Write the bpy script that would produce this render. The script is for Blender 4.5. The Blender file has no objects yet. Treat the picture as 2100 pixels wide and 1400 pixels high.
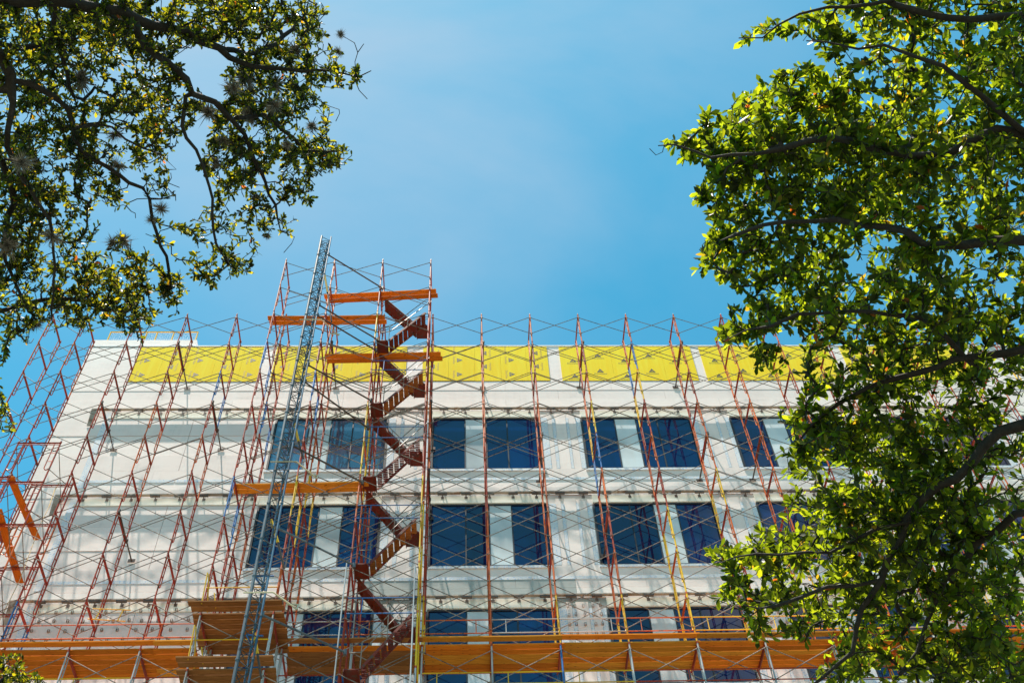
import bpy, math, random
import numpy as np
from mathutils import Vector, Matrix

random.seed(7)
rng = np.random.default_rng(11)
C = bpy.context.scene.collection
scene = bpy.context.scene

# ------------------------------------------------------------------ camera
PITCH, YAW, ROLL, FPX = math.radians(54.1636), math.radians(4.7725), math.radians(-3.9023), 2250.31
fwd = np.array([math.sin(YAW)*math.cos(PITCH), math.cos(YAW)*math.cos(PITCH), math.sin(PITCH)])
rt0 = np.array([math.cos(YAW), -math.sin(YAW), 0.0]); up0 = np.cross(rt0, fwd)
RT = rt0*math.cos(ROLL)+up0*math.sin(ROLL); UP = -rt0*math.sin(ROLL)+up0*math.cos(ROLL)
cam_d = bpy.data.cameras.new('camera'); cam = bpy.data.objects.new('camera', cam_d); C.objects.link(cam)
cam.matrix_world = Matrix(((RT[0], UP[0], -fwd[0], 0), (RT[1], UP[1], -fwd[1], 0), (RT[2], UP[2], -fwd[2], 0), (0, 0, 0, 1)))
cam_d.sensor_width = 36.0; cam_d.lens = FPX/2100*36
cam_d.clip_start = 0.1; cam_d.clip_end = 2000
scene.camera = cam

# ------------------------------------------------------------------ sun and sky
SUN = Vector((-1.6, -1.0, 8.0)).normalized()          # direction towards the sun
ELEV = math.asin(SUN.z); AZ = math.atan2(SUN.x, SUN.y)
sl = bpy.data.lights.new('sun', 'SUN'); sl.energy = 5.0; sl.angle = math.radians(0.53); sl.color = (1.0, 0.90, 0.79)
so = bpy.data.objects.new('sun', sl); C.objects.link(so)
so.rotation_euler = SUN.to_track_quat('Z', 'Y').to_euler()
so.location = (0, 0, 60)

world = bpy.data.worlds.new('World'); scene.world = world; world.use_nodes = True
wn = world.node_tree.nodes; wl = world.node_tree.links; wn.clear()
def N(nodes, t, **kw):
    n = nodes.new(t)
    for k, v in kw.items():
        if k in n.bl_rna.properties: setattr(n, k, v)
        else: n.inputs[k].default_value = v
    return n
sky = N(wn, 'ShaderNodeTexSky', sky_type='NISHITA', sun_disc=False, sun_elevation=ELEV, sun_rotation=AZ,
        altitude=150.0, air_density=1.0, dust_density=0.6, ozone_density=2.2)
grade = N(wn, 'ShaderNodeMix', data_type='RGBA', blend_type='MULTIPLY'); grade.inputs[0].default_value = 1.0
grade.inputs[7].default_value = (0.33, 1.22, 1.12, 1)
wl.new(sky.outputs[0], grade.inputs[6])
# thin cirrus veil, stronger towards the sun
tc = N(wn, 'ShaderNodeTexCoord')
dot = N(wn, 'ShaderNodeVectorMath', operation='DOT_PRODUCT'); dot.inputs[1].default_value = Vector((-0.12, 0.22, 0.97)).normalized()
wl.new(tc.outputs['Generated'], dot.inputs[0])
mr = N(wn, 'ShaderNodeMapRange'); mr.interpolation_type = 'SMOOTHSTEP'
mr.inputs[1].default_value = 0.86; mr.inputs[2].default_value = 1.0; mr.inputs[3].default_value = 0.16; mr.inputs[4].default_value = 1.0
wl.new(dot.outputs['Value'], mr.inputs[0])
mp = N(wn, 'ShaderNodeMapping'); mp.inputs['Scale'].default_value = (1.0, 2.4, 1.3); mp.inputs['Rotation'].default_value = (0.2, 0.3, 0.9)
wl.new(tc.outputs['Generated'], mp.inputs[0])
nz = N(wn, 'ShaderNodeTexNoise', Scale=1.6, Detail=7.0, Roughness=0.52, Distortion=0.5); wl.new(mp.outputs[0], nz.inputs['Vector'])
nr = N(wn, 'ShaderNodeMapRange'); nr.inputs[1].default_value = 0.30; nr.inputs[2].default_value = 0.78; wl.new(nz.outputs[0], nr.inputs[0])
mu = N(wn, 'ShaderNodeMath', operation='MULTIPLY'); wl.new(mr.outputs[0], mu.inputs[0]); wl.new(nr.outputs[0], mu.inputs[1])
cloud = N(wn, 'ShaderNodeMix', data_type='RGBA'); wl.new(mu.outputs[0], cloud.inputs[0]); wl.new(grade.outputs[2], cloud.inputs[6])
cloud.inputs[7].default_value = (2.6, 3.3, 4.1, 1)
# scattered cumulus in the half of the sky behind the camera (the windows mirror them)
sx = N(wn, 'ShaderNodeSeparateXYZ'); wl.new(tc.outputs['Generated'], sx.inputs[0])
bk = N(wn, 'ShaderNodeMapRange'); bk.interpolation_type = 'SMOOTHSTEP'; bk.inputs[1].default_value = -0.05; bk.inputs[2].default_value = -0.35; wl.new(sx.outputs['Y'], bk.inputs[0])
cn = N(wn, 'ShaderNodeTexNoise', Scale=3.4, Detail=8.0, Roughness=0.55); wl.new(tc.outputs['Generated'], cn.inputs['Vector'])
cr = N(wn, 'ShaderNodeMapRange'); cr.interpolation_type = 'SMOOTHSTEP'; cr.inputs[1].default_value = 0.50; cr.inputs[2].default_value = 0.64; wl.new(cn.outputs[0], cr.inputs[0])
cm = N(wn, 'ShaderNodeMath', operation='MULTIPLY'); wl.new(bk.outputs[0], cm.inputs[0]); wl.new(cr.outputs[0], cm.inputs[1])
cumulus = N(wn, 'ShaderNodeMix', data_type='RGBA'); wl.new(cm.outputs[0], cumulus.inputs[0]); wl.new(cloud.outputs[2], cumulus.inputs[6]); cumulus.inputs[7].default_value = (4.6, 4.8, 5.0, 1)
bg = N(wn, 'ShaderNodeBackground'); bg.inputs[1].default_value = 0.088
wo = N(wn, 'ShaderNodeOutputWorld'); wl.new(cumulus.outputs[2], bg.inputs[0]); wl.new(bg.outputs[0], wo.inputs[0])

scene.view_settings.view_transform = 'Standard'; scene.view_settings.look = 'None'
scene.view_settings.gamma = 1.0; scene.view_settings.use_curve_mapping = False
scene.view_settings.exposure = 1.15
scene.cycles.max_bounces = 8; scene.cycles.transmission_bounces = 6; scene.cycles.diffuse_bounces = 4
scene.cycles.sample_clamp_indirect = 6.0

# ------------------------------------------------------------------ helpers
def ray(x, y):
    return (x-1050)/FPX*RT-(y-700)/FPX*UP+fwd
def onY(x, y, Y):
    v = ray(x, y); return v*(Y/v[1])
def atR(x, y, R):
    v = ray(x, y); return v/np.linalg.norm(v)*R

def tag(o, label=None, cat=None, group=None, kind=None):
    if label: o['label'] = label
    if cat: o['category'] = cat
    if group: o['group'] = group
    if kind: o['kind'] = kind
    return o
def empty(name, loc, label, cat, group=None):
    o = bpy.data.objects.new(name, None); C.objects.link(o); o.location = loc; o.empty_display_size = 0.3
    tag(o, label, cat, group); return o
def link(name, mesh, parent=None, loc=None, rot=None, mat=None):
    o = bpy.data.objects.new(name, mesh); C.objects.link(o)
    if parent is not None:
        o.parent = parent
        w = Vector(parent_world(parent))
        base = Vector(loc) if loc is not None else Vector((0, 0, 0))
        o.location = base-w
    elif loc is not None: o.location = loc
    if rot is not None: o.rotation_euler = rot
    return o
def parent_world(p):
    v = Vector((0, 0, 0))
    while p is not None:
        v += p.location; p = p.parent
    return v

class MB:
    def __init__(s): s.v = []; s.f = []; s.m = []
    def box(s, a, b, mi=0):
        x0, y0, z0 = a; x1, y1, z1 = b; n = len(s.v)
        s.v += [(x0,y0,z0),(x1,y0,z0),(x1,y1,z0),(x0,y1,z0),(x0,y0,z1),(x1,y0,z1),(x1,y1,z1),(x0,y1,z1)]
        s.f += [(n,n+3,n+2,n+1),(n+4,n+5,n+6,n+7),(n,n+1,n+5,n+4),(n+1,n+2,n+6,n+5),(n+2,n+3,n+7,n+6),(n+3,n,n+4,n+7)]
        s.m += [mi]*6; return s
    def tube(s, p, q, r, r2=None, n=6, mi=0, caps=True):
        p = Vector(p); q = Vector(q); r2 = r if r2 is None else r2
        d = (q-p).normalized(); u = d.cross(Vector((0.31, 0.11, 0.94)))
        if u.length < 0.05: u = d.cross(Vector((1, 0, 0)))
        u.normalize(); w = d.cross(u); b = len(s.v)
        for c, rr in ((p, r), (q, r2)):
            for i in range(n):
                a = 2*math.pi*i/n; s.v.append(tuple(c+u*(math.cos(a)*rr)+w*(math.sin(a)*rr)))
        for i in range(n):
            j = (i+1) % n; s.f.append((b+i, b+j, b+n+j, b+n+i)); s.m.append(mi)
        if caps:
            s.f.append(tuple(b+i for i in reversed(range(n)))); s.f.append(tuple(b+n+i for i in range(n))); s.m += [mi, mi]
        return s
    def path(s, pts, r, n=6, mi=0):
        for a, b in zip(pts[:-1], pts[1:]): s.tube(a, b, r, n=n, mi=mi)
        return s
    def poly(s, pts, mi=0):
        b = len(s.v); s.v += [tuple(p) for p in pts]; s.f.append(tuple(range(b, b+len(pts)))); s.m.append(mi); return s
    def mesh(s, name, mats, smooth=False):
        me = bpy.data.meshes.new(name); me.from_pydata(s.v, [], s.f)
        for m in (mats if isinstance(mats, (list, tuple)) else [mats]): me.materials.append(m)
        me.polygons.foreach_set('material_index', s.m)
        if smooth: me.polygons.foreach_set('use_smooth', [True]*len(s.f))
        me.update(); return me
    def build(s, name, mats, parent=None, smooth=False):
        # geometry is given in world coordinates
        me = s.mesh(name, mats, smooth)
        return link(name, me, parent, (0, 0, 0) if parent is not None else None)

def npmesh(name, verts, faces, mat, smooth=False, attr=None):
    """verts Nx3, faces list of (array KxM) blocks"""
    me = bpy.data.meshes.new(name)
    me.vertices.add(len(verts)); me.vertices.foreach_set('co', np.asarray(verts, dtype=np.float32).ravel())
    loops = np.concatenate([f.ravel() for f in faces]); cnt = np.concatenate([np.full(len(f), f.shape[1]) for f in faces])
    me.loops.add(len(loops)); me.loops.foreach_set('vertex_index', loops.astype(np.int32))
    st = np.concatenate([[0], np.cumsum(cnt)[:-1]])
    me.polygons.add(len(cnt)); me.polygons.foreach_set('loop_start', st.astype(np.int32))
    me.polygons.foreach_set('loop_total', cnt.astype(np.int32))
    if smooth: me.polygons.foreach_set('use_smooth', np.ones(len(cnt), dtype=bool))
    me.materials.append(mat)
    if attr is not None:
        a = me.attributes.new('hue', 'FLOAT', 'FACE'); a.data.foreach_set('value', np.asarray(attr, dtype=np.float32))
    me.update(calc_edges=True); return me

# ------------------------------------------------------------------ materials
def newmat(name):
    m = bpy.data.materials.new(name); m.use_nodes = True
    nt = m.node_tree; b = nt.nodes['Principled BSDF']; return m, nt.nodes, nt.links, b
def ramp(nodes, stops):
    r = nodes.new('ShaderNodeValToRGB'); el = r.color_ramp.elements
    while len(el) < len(stops): el.new(0.5)
    for e, (p, c) in zip(el, stops): e.position = p; e.color = (*c, 1) if len(c) == 3 else c
    return r
def coord(nodes, links, scale=(1, 1, 1), kind='Object'):
    t = nodes.new('ShaderNodeTexCoord'); m = nodes.new('ShaderNodeMapping'); m.inputs['Scale'].default_value = scale
    links.new(t.outputs[kind], m.inputs[0]); return m
def world_coord(nodes, links, scale=(1, 1, 1)):
    t = nodes.new('ShaderNodeNewGeometry'); m = nodes.new('ShaderNodeMapping'); m.inputs['Scale'].default_value = scale
    links.new(t.outputs['Position'], m.inputs[0]); return m
def bump(nodes, links, b, src, strength=0.3, dist=0.01):
    n = nodes.new('ShaderNodeBump'); n.inputs['Strength'].default_value = strength; n.inputs['Distance'].default_value = dist
    links.new(src, n.inputs['Height']); links.new(n.outputs[0], b.inputs['Normal'])

def paint_mat(name, col, chip=(0.10, 0.055, 0.035), amount=0.42, rough=0.45, scale=9.0):
    m, nd, lk, b = newmat(name)
    c = world_coord(nd, lk, (1, 1, 0.5))
    n = N(nd, 'ShaderNodeTexNoise', Scale=scale, Detail=5.0, Roughness=0.65); lk.new(c.outputs[0], n.inputs['Vector'])
    r = ramp(nd, [(amount-0.06, (1, 1, 1)), (amount+0.02, (0, 0, 0))]); lk.new(n.outputs[0], r.inputs[0])
    n2 = N(nd, 'ShaderNodeTexNoise', Scale=0.7, Detail=2.0); lk.new(c.outputs[0], n2.inputs['Vector'])
    r2 = ramp(nd, [(0.3, tuple(x*0.62 for x in col)), (0.7, tuple(min(1, x*1.25) for x in col))]); lk.new(n2.outputs[0], r2.inputs[0])
    mx = N(nd, 'ShaderNodeMix', data_type='RGBA'); lk.new(r.outputs[0], mx.inputs[0]); lk.new(r2.outputs[0], mx.inputs[6]); mx.inputs[7].default_value = (*chip, 1)
    lk.new(mx.outputs[2], b.inputs['Base Color']); b.inputs['Roughness'].default_value = rough; b.inputs['Specular IOR Level'].default_value = 0.25
    return m
M = {}
M['red'] = paint_mat('red_paint', (0.38, 0.036, 0.009))
M['orange'] = paint_mat('orange_paint', (0.62, 0.115, 0.014))
M['yellow'] = paint_mat('yellow_paint', (0.90, 0.47, 0.02), amount=0.36)
M['blue'] = paint_mat('blue_paint', (0.03, 0.16, 0.42), amount=0.38)
M['steel'] = paint_mat('galvanised_steel', (0.46, 0.47, 0.48), chip=(0.2, 0.13, 0.09), amount=0.34, rough=0.4)
M['brace'] = paint_mat('brace_steel', (0.27, 0.215, 0.18), chip=(0.09, 0.045, 0.028), amount=0.46, rough=0.45, scale=5.0)
M['maststeel'] = paint_mat('mast_steel', (0.13, 0.155, 0.175), chip=(0.05, 0.05, 0.055), amount=0.44, rough=0.35, scale=6.0)
M['mastblue'] = paint_mat('mast_blue_chord', (0.06, 0.14, 0.22), chip=(0.05, 0.055, 0.06), amount=0.42, rough=0.35, scale=6.0)
M['lattice'] = paint_mat('mast_lattice_steel', (0.07, 0.085, 0.10), chip=(0.03, 0.03, 0.035), amount=0.4)
M['dark'] = paint_mat('dark_tie_steel', (0.10, 0.07, 0.055), chip=(0.2, 0.18, 0.16), amount=0.36)
M['stair'] = paint_mat('dark_red_stair_paint', (0.19, 0.026, 0.010), amount=0.46)
M['cream'] = paint_mat('cream_paint', (0.70, 0.62, 0.42), amount=0.33)

def wood_mat(name, c0, c1):
    m, nd, lk, b = newmat(name)
    c = coord(nd, lk, (0.9, 16, 16))
    n = N(nd, 'ShaderNodeTexNoise', Scale=2.2, Detail=6.0, Roughness=0.6, Distortion=0.6); lk.new(c.outputs[0], n.inputs['Vector'])
    r = ramp(nd, [(0.28, c0), (0.52, tuple((a+b_)/2 for a, b_ in zip(c0, c1))), (0.74, c1)]); lk.new(n.outputs[0], r.inputs[0])
    oi = nd.new('ShaderNodeObjectInfo'); mr_ = N(nd, 'ShaderNodeMapRange'); mr_.inputs[3].default_value = 0.72; mr_.inputs[4].default_value = 1.2
    lk.new(oi.outputs['Random'], mr_.inputs[0])
    mx = N(nd, 'ShaderNodeVectorMath', operation='SCALE'); lk.new(r.outputs[0], mx.inputs[0]); lk.new(mr_.outputs[0], mx.inputs['Scale'])
    kn = N(nd, 'ShaderNodeTexNoise', Scale=6.0, Detail=1.0); c2 = coord(nd, lk, (1, 3, 3)); lk.new(c2.outputs[0], kn.inputs['Vector'])
    kr = ramp(nd, [(0.70, (0, 0, 0)), (0.76, (1, 1, 1))]); lk.new(kn.outputs[0], kr.inputs[0])
    m2 = N(nd, 'ShaderNodeMix', data_type='RGBA'); lk.new(kr.outputs[0], m2.inputs[0]); lk.new(mx.outputs[0], m2.inputs[6]); m2.inputs[7].default_value = (0.07, 0.025, 0.01, 1)
    lk.new(m2.outputs[2], b.inputs['Base Color']); b.inputs['Roughness'].default_value = 0.8; b.inputs['Specular IOR Level'].default_value = 0.15
    bump(nd, lk, b, n.outputs[0], 0.25, 0.01)
    return m
M['wood1'] = wood_mat('orange_pine', (0.58, 0.115, 0.006), (0.97, 0.29, 0.018))
M['wood2'] = wood_mat('yellow_pine', (0.52, 0.16, 0.012), (0.90, 0.36, 0.035))
M['wood3'] = wood_mat('weathered_pine', (0.22, 0.075, 0.018), (0.50, 0.21, 0.06))

def wall_mat(name, base, dark, streak=0.45, seed=0.0, dash=False):
    m, nd, lk, b = newmat(name)
    g = world_coord(nd, lk, (1, 1, 1)); g.inputs['Location'].default_value = (seed, 0, 0)
    big = N(nd, 'ShaderNodeTexNoise', Scale=0.55, Detail=6.0, Roughness=0.6); lk.new(g.outputs[0], big.inputs['Vector'])
    gs = world_coord(nd, lk, (3.2, 1, 0.22)); st = N(nd, 'ShaderNodeTexNoise', Scale=1.4, Detail=5.0, Roughness=0.6); lk.new(gs.outputs[0], st.inputs['Vector'])
    gh = world_coord(nd, lk, (0.25, 1, 2.4)); sh = N(nd, 'ShaderNodeTexNoise', Scale=1.8, Detail=4.0, Roughness=0.6); lk.new(gh.outputs[0], sh.inputs['Vector'])
    a1 = N(nd, 'ShaderNodeMath', operation='MULTIPLY_ADD'); lk.new(st.outputs[0], a1.inputs[0]); a1.inputs[1].default_value = streak; lk.new(big.outputs[0], a1.inputs[2])
    a2 = N(nd, 'ShaderNodeMath', operation='MULTIPLY_ADD'); lk.new(sh.outputs[0], a2.inputs[0]); a2.inputs[1].default_value = streak; lk.new(a1.outputs[0], a2.inputs[2])
    r = ramp(nd, [(0.55, dark), (0.80, base), (1.0, tuple(min(0.9, x*1.08) for x in base))]); lk.new(a2.outputs[0], r.inputs[0])
    sp = N(nd, 'ShaderNodeTexNoise', Scale=7.0, Detail=2.0); lk.new(g.outputs[0], sp.inputs['Vector'])
    sr = ramp(nd, [(0.73, (0, 0, 0)), (0.77, (1, 1, 1))]); lk.new(sp.outputs[0], sr.inputs[0])
    mx = N(nd, 'ShaderNodeMix', data_type='RGBA'); sf = N(nd, 'ShaderNodeMath', operation='MULTIPLY'); lk.new(sr.outputs[0], sf.inputs[0]); sf.inputs[1].default_value = 0.35
    lk.new(sf.outputs[0], mx.inputs[0]); lk.new(r.outputs[0], mx.inputs[6]); mx.inputs[7].default_value = (0.30, 0.30, 0.30, 1)
    out = mx
    if dash:
        w = N(nd, 'ShaderNodeTexNoise', Scale=1.0, Detail=0.0); gd = world_coord(nd, lk, (14.0, 14.0, 22.0)); lk.new(gd.outputs[0], w.inputs['Vector'])
        wr = ramp(nd, [(0.62, (0, 0, 0)), (0.66, (1, 1, 1))]); lk.new(w.outputs[0], wr.inputs[0])
        m3 = N(nd, 'ShaderNodeMix', data_type='RGBA'); lk.new(wr.outputs[0], m3.inputs[0]); lk.new(mx.outputs[2], m3.inputs[6]); m3.inputs[7].default_value = (0.38, 0.52, 0.72, 1); out = m3
    lk.new(out.outputs[2], b.inputs['Base Color']); b.inputs['Roughness'].default_value = 0.75
    fn = N(nd, 'ShaderNodeTexNoise', Scale=5.0, Detail=6.0, Roughness=0.7); lk.new(g.outputs[0], fn.inputs['Vector'])
    bump(nd, lk, b, fn.outputs[0], 0.25, 0.02)
    return m
M['wall'] = wall_mat('pale_coated_wall', (0.77, 0.665, 0.615), (0.45, 0.41, 0.39))
M['wall2'] = wall_mat('pale_coated_wall_light', (0.82, 0.71, 0.655), (0.53, 0.475, 0.45), seed=13.0)
M['greygreen'] = wall_mat('grey_green_panel', (0.36, 0.38, 0.36), (0.30, 0.32, 0.31), seed=31.0)  # grey-green panel tone, darker than the rest of the wall
M['tape'] = wall_mat('white_tape', (0.78, 0.79, 0.80), (0.66, 0.68, 0.70), streak=0.1, dash=True)
M['stain'] = wall_mat('stained_sealant', (0.76, 0.72, 0.62), (0.46, 0.36, 0.22), streak=0.5, seed=5.0)
M['coping'] = wall_mat('white_coping', (0.80, 0.80, 0.80), (0.72, 0.72, 0.72), streak=0.1)
M['ledge'] = paint_mat('weathered_ledge', (0.42, 0.36, 0.30), chip=(0.25, 0.16, 0.10), amount=0.45, rough=0.6, scale=2.0)
M['bracket'] = paint_mat('dark_bracket', (0.16, 0.14, 0.13), amount=0.4)
M['clip'] = paint_mat('rusty_clip', (0.36, 0.24, 0.16), amount=0.4)

# glass: dark blue tinted, reflective
def glass_mat(name, col, rough=0.02, spec=0.5, ior=1.62):
    m, nd, lk, b = newmat(name)
    g = world_coord(nd, lk); n = N(nd, 'ShaderNodeTexNoise', Scale=0.5, Detail=3.0); lk.new(g.outputs[0], n.inputs['Vector'])
    r = ramp(nd, [(0.35, tuple(x*0.75 for x in col)), (0.65, tuple(x*1.3 for x in col))]); lk.new(n.outputs[0], r.inputs[0])
    oi = nd.new('ShaderNodeObjectInfo'); mr_ = N(nd, 'ShaderNodeMapRange'); mr_.inputs[3].default_value = 0.6; mr_.inputs[4].default_value = 1.5; lk.new(oi.outputs['Random'], mr_.inputs[0])
    sc_ = N(nd, 'ShaderNodeVectorMath', operation='SCALE'); lk.new(r.outputs[0], sc_.inputs[0]); lk.new(mr_.outputs[0], sc_.inputs['Scale'])
    lk.new((sc_ if name == 'tinted_glass' else r).outputs[0], b.inputs['Base Color']); b.inputs['Roughness'].default_value = rough
    b.inputs['IOR'].default_value = ior; b.inputs['Specular IOR Level'].default_value = spec
    n2 = N(nd, 'ShaderNodeTexNoise', Scale=0.35, Detail=1.0); lk.new(g.outputs[0], n2.inputs['Vector'])
    bump(nd, lk, b, n2.outputs[0], 0.06, 0.03)
    return m
M['glass'] = glass_mat('tinted_glass', (0.0002, 0.012, 0.062), spec=0.5)
M['glass_pale'] = glass_mat('sky_reflection_glass', (0.05, 0.12, 0.20), spec=1.0)  # paler base colour paints in the sky reflected by the top left window
M['infill'] = glass_mat('pale_blue_infill', (0.56, 0.60, 0.60), rough=0.12, spec=0.5, ior=1.5)
M['alu'] = paint_mat('dark_window_frame', (0.035, 0.04, 0.05), chip=(0.07, 0.07, 0.07), amount=0.3)
M['louvre'] = paint_mat('dark_louvre', (0.045, 0.042, 0.04), chip=(0.12, 0.09, 0.07), amount=0.42, scale=4)

m, nd, lk, b = newmat('yellow_sheathing')
g = world_coord(nd, lk, (4.0, 1, 0.35)); n = N(nd, 'ShaderNodeTexNoise', Scale=1.6, Detail=5.0, Roughness=0.6); lk.new(g.outputs[0], n.inputs['Vector'])
r = ramp(nd, [(0.3, (0.95, 0.64, 0.012)), (0.7, (0.97, 0.74, 0.04))]); lk.new(n.outputs[0], r.inputs[0])
lk.new(r.outputs[0], b.inputs['Base Color']); b.inputs['Roughness'].default_value = 0.85; b.inputs['Specular IOR Level'].default_value = 0.15
M['sheath'] = m
m, nd, lk, b = newmat('black_print'); b.inputs['Base Color'].default_value = (0.035, 0.035, 0.03, 1); b.inputs['Roughness'].default_value = 0.6
M['ink'] = m
m, nd, lk, b = newmat('faint_print'); b.inputs['Base Color'].default_value = (0.42, 0.28, 0.05, 1); b.inputs['Roughness'].default_value = 0.6
M['ink2'] = m
m, nd, lk, b = newmat('grass_and_paving')
g = world_coord(nd, lk); n = N(nd, 'ShaderNodeTexNoise', Scale=0.08, Detail=6.0); lk.new(g.outputs[0], n.inputs['Vector'])
r = ramp(nd, [(0.4, (0.145, 0.135, 0.11)), (0.6, (0.075, 0.085, 0.045))]); lk.new(n.outputs[0], r.inputs[0]); lk.new(r.outputs[0], b.inputs['Base Color']); b.inputs['Roughness'].default_value = 0.9
M['ground'] = m
m, nd, lk, b = newmat('bark')
g = world_coord(nd, lk, (1, 1, 1)); n = N(nd, 'ShaderNodeTexNoise', Scale=22.0, Detail=6.0, Roughness=0.7); lk.new(g.outputs[0], n.inputs['Vector'])
r = ramp(nd, [(0.35, (0.010, 0.007, 0.005)), (0.6, (0.024, 0.018, 0.013)), (0.8, (0.065, 0.055, 0.045))]); lk.new(n.outputs[0], r.inputs[0])
lk.new(r.outputs[0], b.inputs['Base Color']); b.inputs['Roughness'].default_value = 0.85
bump(nd, lk, b, n.outputs[0], 0.7, 0.02); M['bark'] = m
m, nd, lk, b = newmat('ball_moss_grey')
n = N(nd, 'ShaderNodeTexNoise', Scale=20.0); r = ramp(nd, [(0.35, (0.14, 0.12, 0.10)), (0.65, (0.36, 0.33, 0.28))]); lk.new(n.outputs[0], r.inputs[0]); lk.new(r.outputs[0], b.inputs['Base Color'])
b.inputs['Roughness'].default_value = 0.9; M['moss'] = m
m, nd, lk, b = newmat('hemp_rope'); b.inputs['Base Color'].default_value = (0.55, 0.38, 0.18, 1); b.inputs['Roughness'].default_value = 0.9; M['rope'] = m
m, nd, lk, b = newmat('white_netting'); b.inputs['Base Color'].default_value = (0.75, 0.78, 0.82, 1); b.inputs['Roughness'].default_value = 0.7; M['net'] = m

def leaf_mat(name, greens, trans, tmix=0.5):
    m, nd, lk, b = newmat(name)
    at = nd.new('ShaderNodeAttribute'); at.attribute_name = 'hue'
    r = ramp(nd, greens); lk.new(at.outputs['Fac'], r.inputs[0]); r2 = ramp(nd, trans); lk.new(at.outputs['Fac'], r2.inputs[0])
    lk.new(r.outputs[0], b.inputs['Base Color']); b.inputs['Roughness'].default_value = 0.42; b.inputs['Specular IOR Level'].default_value = 0.35
    t = nd.new('ShaderNodeBsdfTranslucent'); lk.new(r2.outputs[0], t.inputs[0])
    mx = nd.new('ShaderNodeMixShader'); mx.inputs[0].default_value = tmix
    lk.new(b.outputs[0], mx.inputs[1]); lk.new(t.outputs[0], mx.inputs[2])
    lk.new(mx.outputs[0], nd['Material Output'].inputs[0]); return m
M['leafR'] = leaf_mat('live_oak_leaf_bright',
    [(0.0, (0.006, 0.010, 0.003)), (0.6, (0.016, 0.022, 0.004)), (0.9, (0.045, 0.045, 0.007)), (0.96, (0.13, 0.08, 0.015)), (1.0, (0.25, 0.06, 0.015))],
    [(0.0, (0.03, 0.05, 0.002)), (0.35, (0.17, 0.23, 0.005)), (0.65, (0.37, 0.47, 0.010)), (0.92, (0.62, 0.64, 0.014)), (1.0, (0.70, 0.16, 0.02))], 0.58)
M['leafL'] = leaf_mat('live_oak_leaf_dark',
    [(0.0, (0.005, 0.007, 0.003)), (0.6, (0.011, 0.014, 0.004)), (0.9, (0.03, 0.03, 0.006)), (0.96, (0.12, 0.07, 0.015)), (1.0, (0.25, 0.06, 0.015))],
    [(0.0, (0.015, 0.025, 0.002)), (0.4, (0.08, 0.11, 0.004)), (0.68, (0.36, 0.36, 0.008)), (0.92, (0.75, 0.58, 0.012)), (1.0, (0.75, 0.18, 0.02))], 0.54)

# ------------------------------------------------------------------ ground
GZ = -1.6
g_ = MB(); g_.box((-900, -900, GZ-0.5), (900, 900, GZ)); go = g_.build('ground', M['ground']); tag(go, kind='structure')

# ------------------------------------------------------------------ the building
YW = 31.0                      # facade plane
XL, XR = -17.35, 31.0
ROOF = 42.62
LEDGES = [37.80, 32.42, 27.03, 21.66]
B = empty('office_building', (0, YW, GZ), 'pale grey multistorey building under re-cladding with dark blue windows and a yellow sheathed top band', 'building')
UNITS = [(-7.92, -3.10), (-1.12, 3.55), (5.42, 10.25), (12.07, 16.85), (18.72, 23.5), (25.4, 30.1)]
PIERS = [(XL, -7.92)]+[(UNITS[i][1], UNITS[i+1][0]) for i in range(5)]+[(30.1, XR)]
# back mass of the building (side wall, roof) behind the facade skin
mb = MB(); mb.box((XL+0.02, YW+0.30, GZ), (XR, YW+28, ROOF-0.1)); mb.build('side_wall', M['wall'], B)
mb = MB(); mb.box((XL, YW-0.02, GZ), (XR, YW+0.28, LEDGES[3]-3.85)); mb.build('lower_wall', M['wall'], B)
# spandrel bands (continuous strips between window rows), each with real grooves
def band(z0, z1, x0, x1, mat, dy=0.0):
    o = MB().box((x0, YW+dy, z0), (x1, YW+0.28, z1)).build('spandrel_panel', mat, B); return o
tops = [39.93]+[L-3.80 for L in LEDGES[:3]]
for fi, L in enumerate(LEDGES):
    zt = tops[fi]; h = zt-L
    zs = [L+0.012, L+0.30*h, L+0.58*h, zt] if fi else [L+0.012, L+0.39*h, L+0.69*h, zt]
    for i in range(3):
        x = XL
        while x < XR-0.1:
            x1 = min(XR, x+random.choice([4.88, 7.3, 9.7]))
            if XR-x1 < 2: x1 = XR
            mt = M['wall'] if (i+fi) % 2 else M['wall2']
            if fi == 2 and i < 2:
                for xa, xb, mm in ((x, min(x1, -3.6), mt), (max(x, -3.6), min(x1, 4.35), M['greygreen']), (max(x, 4.35), x1, mt)):
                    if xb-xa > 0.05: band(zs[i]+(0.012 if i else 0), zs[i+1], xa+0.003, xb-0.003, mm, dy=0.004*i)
            else:
                band(zs[i]+(0.012 if i else 0), zs[i+1], x+0.003, x1-0.003, mt, dy=0.010*(i % 2))
            x = x1
    MB().box((XL+0.01, YW+0.06, L-0.02), (XR-0.01, YW+0.27, zt+0.02)).build('spandrel_backing', M['wall'], B)
    if fi:
        # white taped joint in the spandrel, with flaws, and a sill strip under each window
        x = -15.0
        while x < 24:
            w = random.uniform(2.4, 6.0)
            MB().box((x, YW-0.008, L+0.60*h-0.06), (x+w-0.05, YW+0.055, L+0.60*h+0.09)).build('tape_strip', M['tape'], B); x += w
    # stained sealant strip between ledge and window heads
    x = -15.0
    for (a, b_) in [(-15.2, -7.95)]+[(u[0]-0.02, u[1]+0.02) for u in UNITS]:
        MB().box((a, YW-0.004, L-0.47), (b_, YW+0.20, L-0.012)).build('sealant_strip', M['stain'], B)
        MB().box((a+0.01, YW-0.02, L-0.44), (b_-0.01, YW-0.0045, L-0.33)).build('sealant_strip', M['stain'], B)
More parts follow.
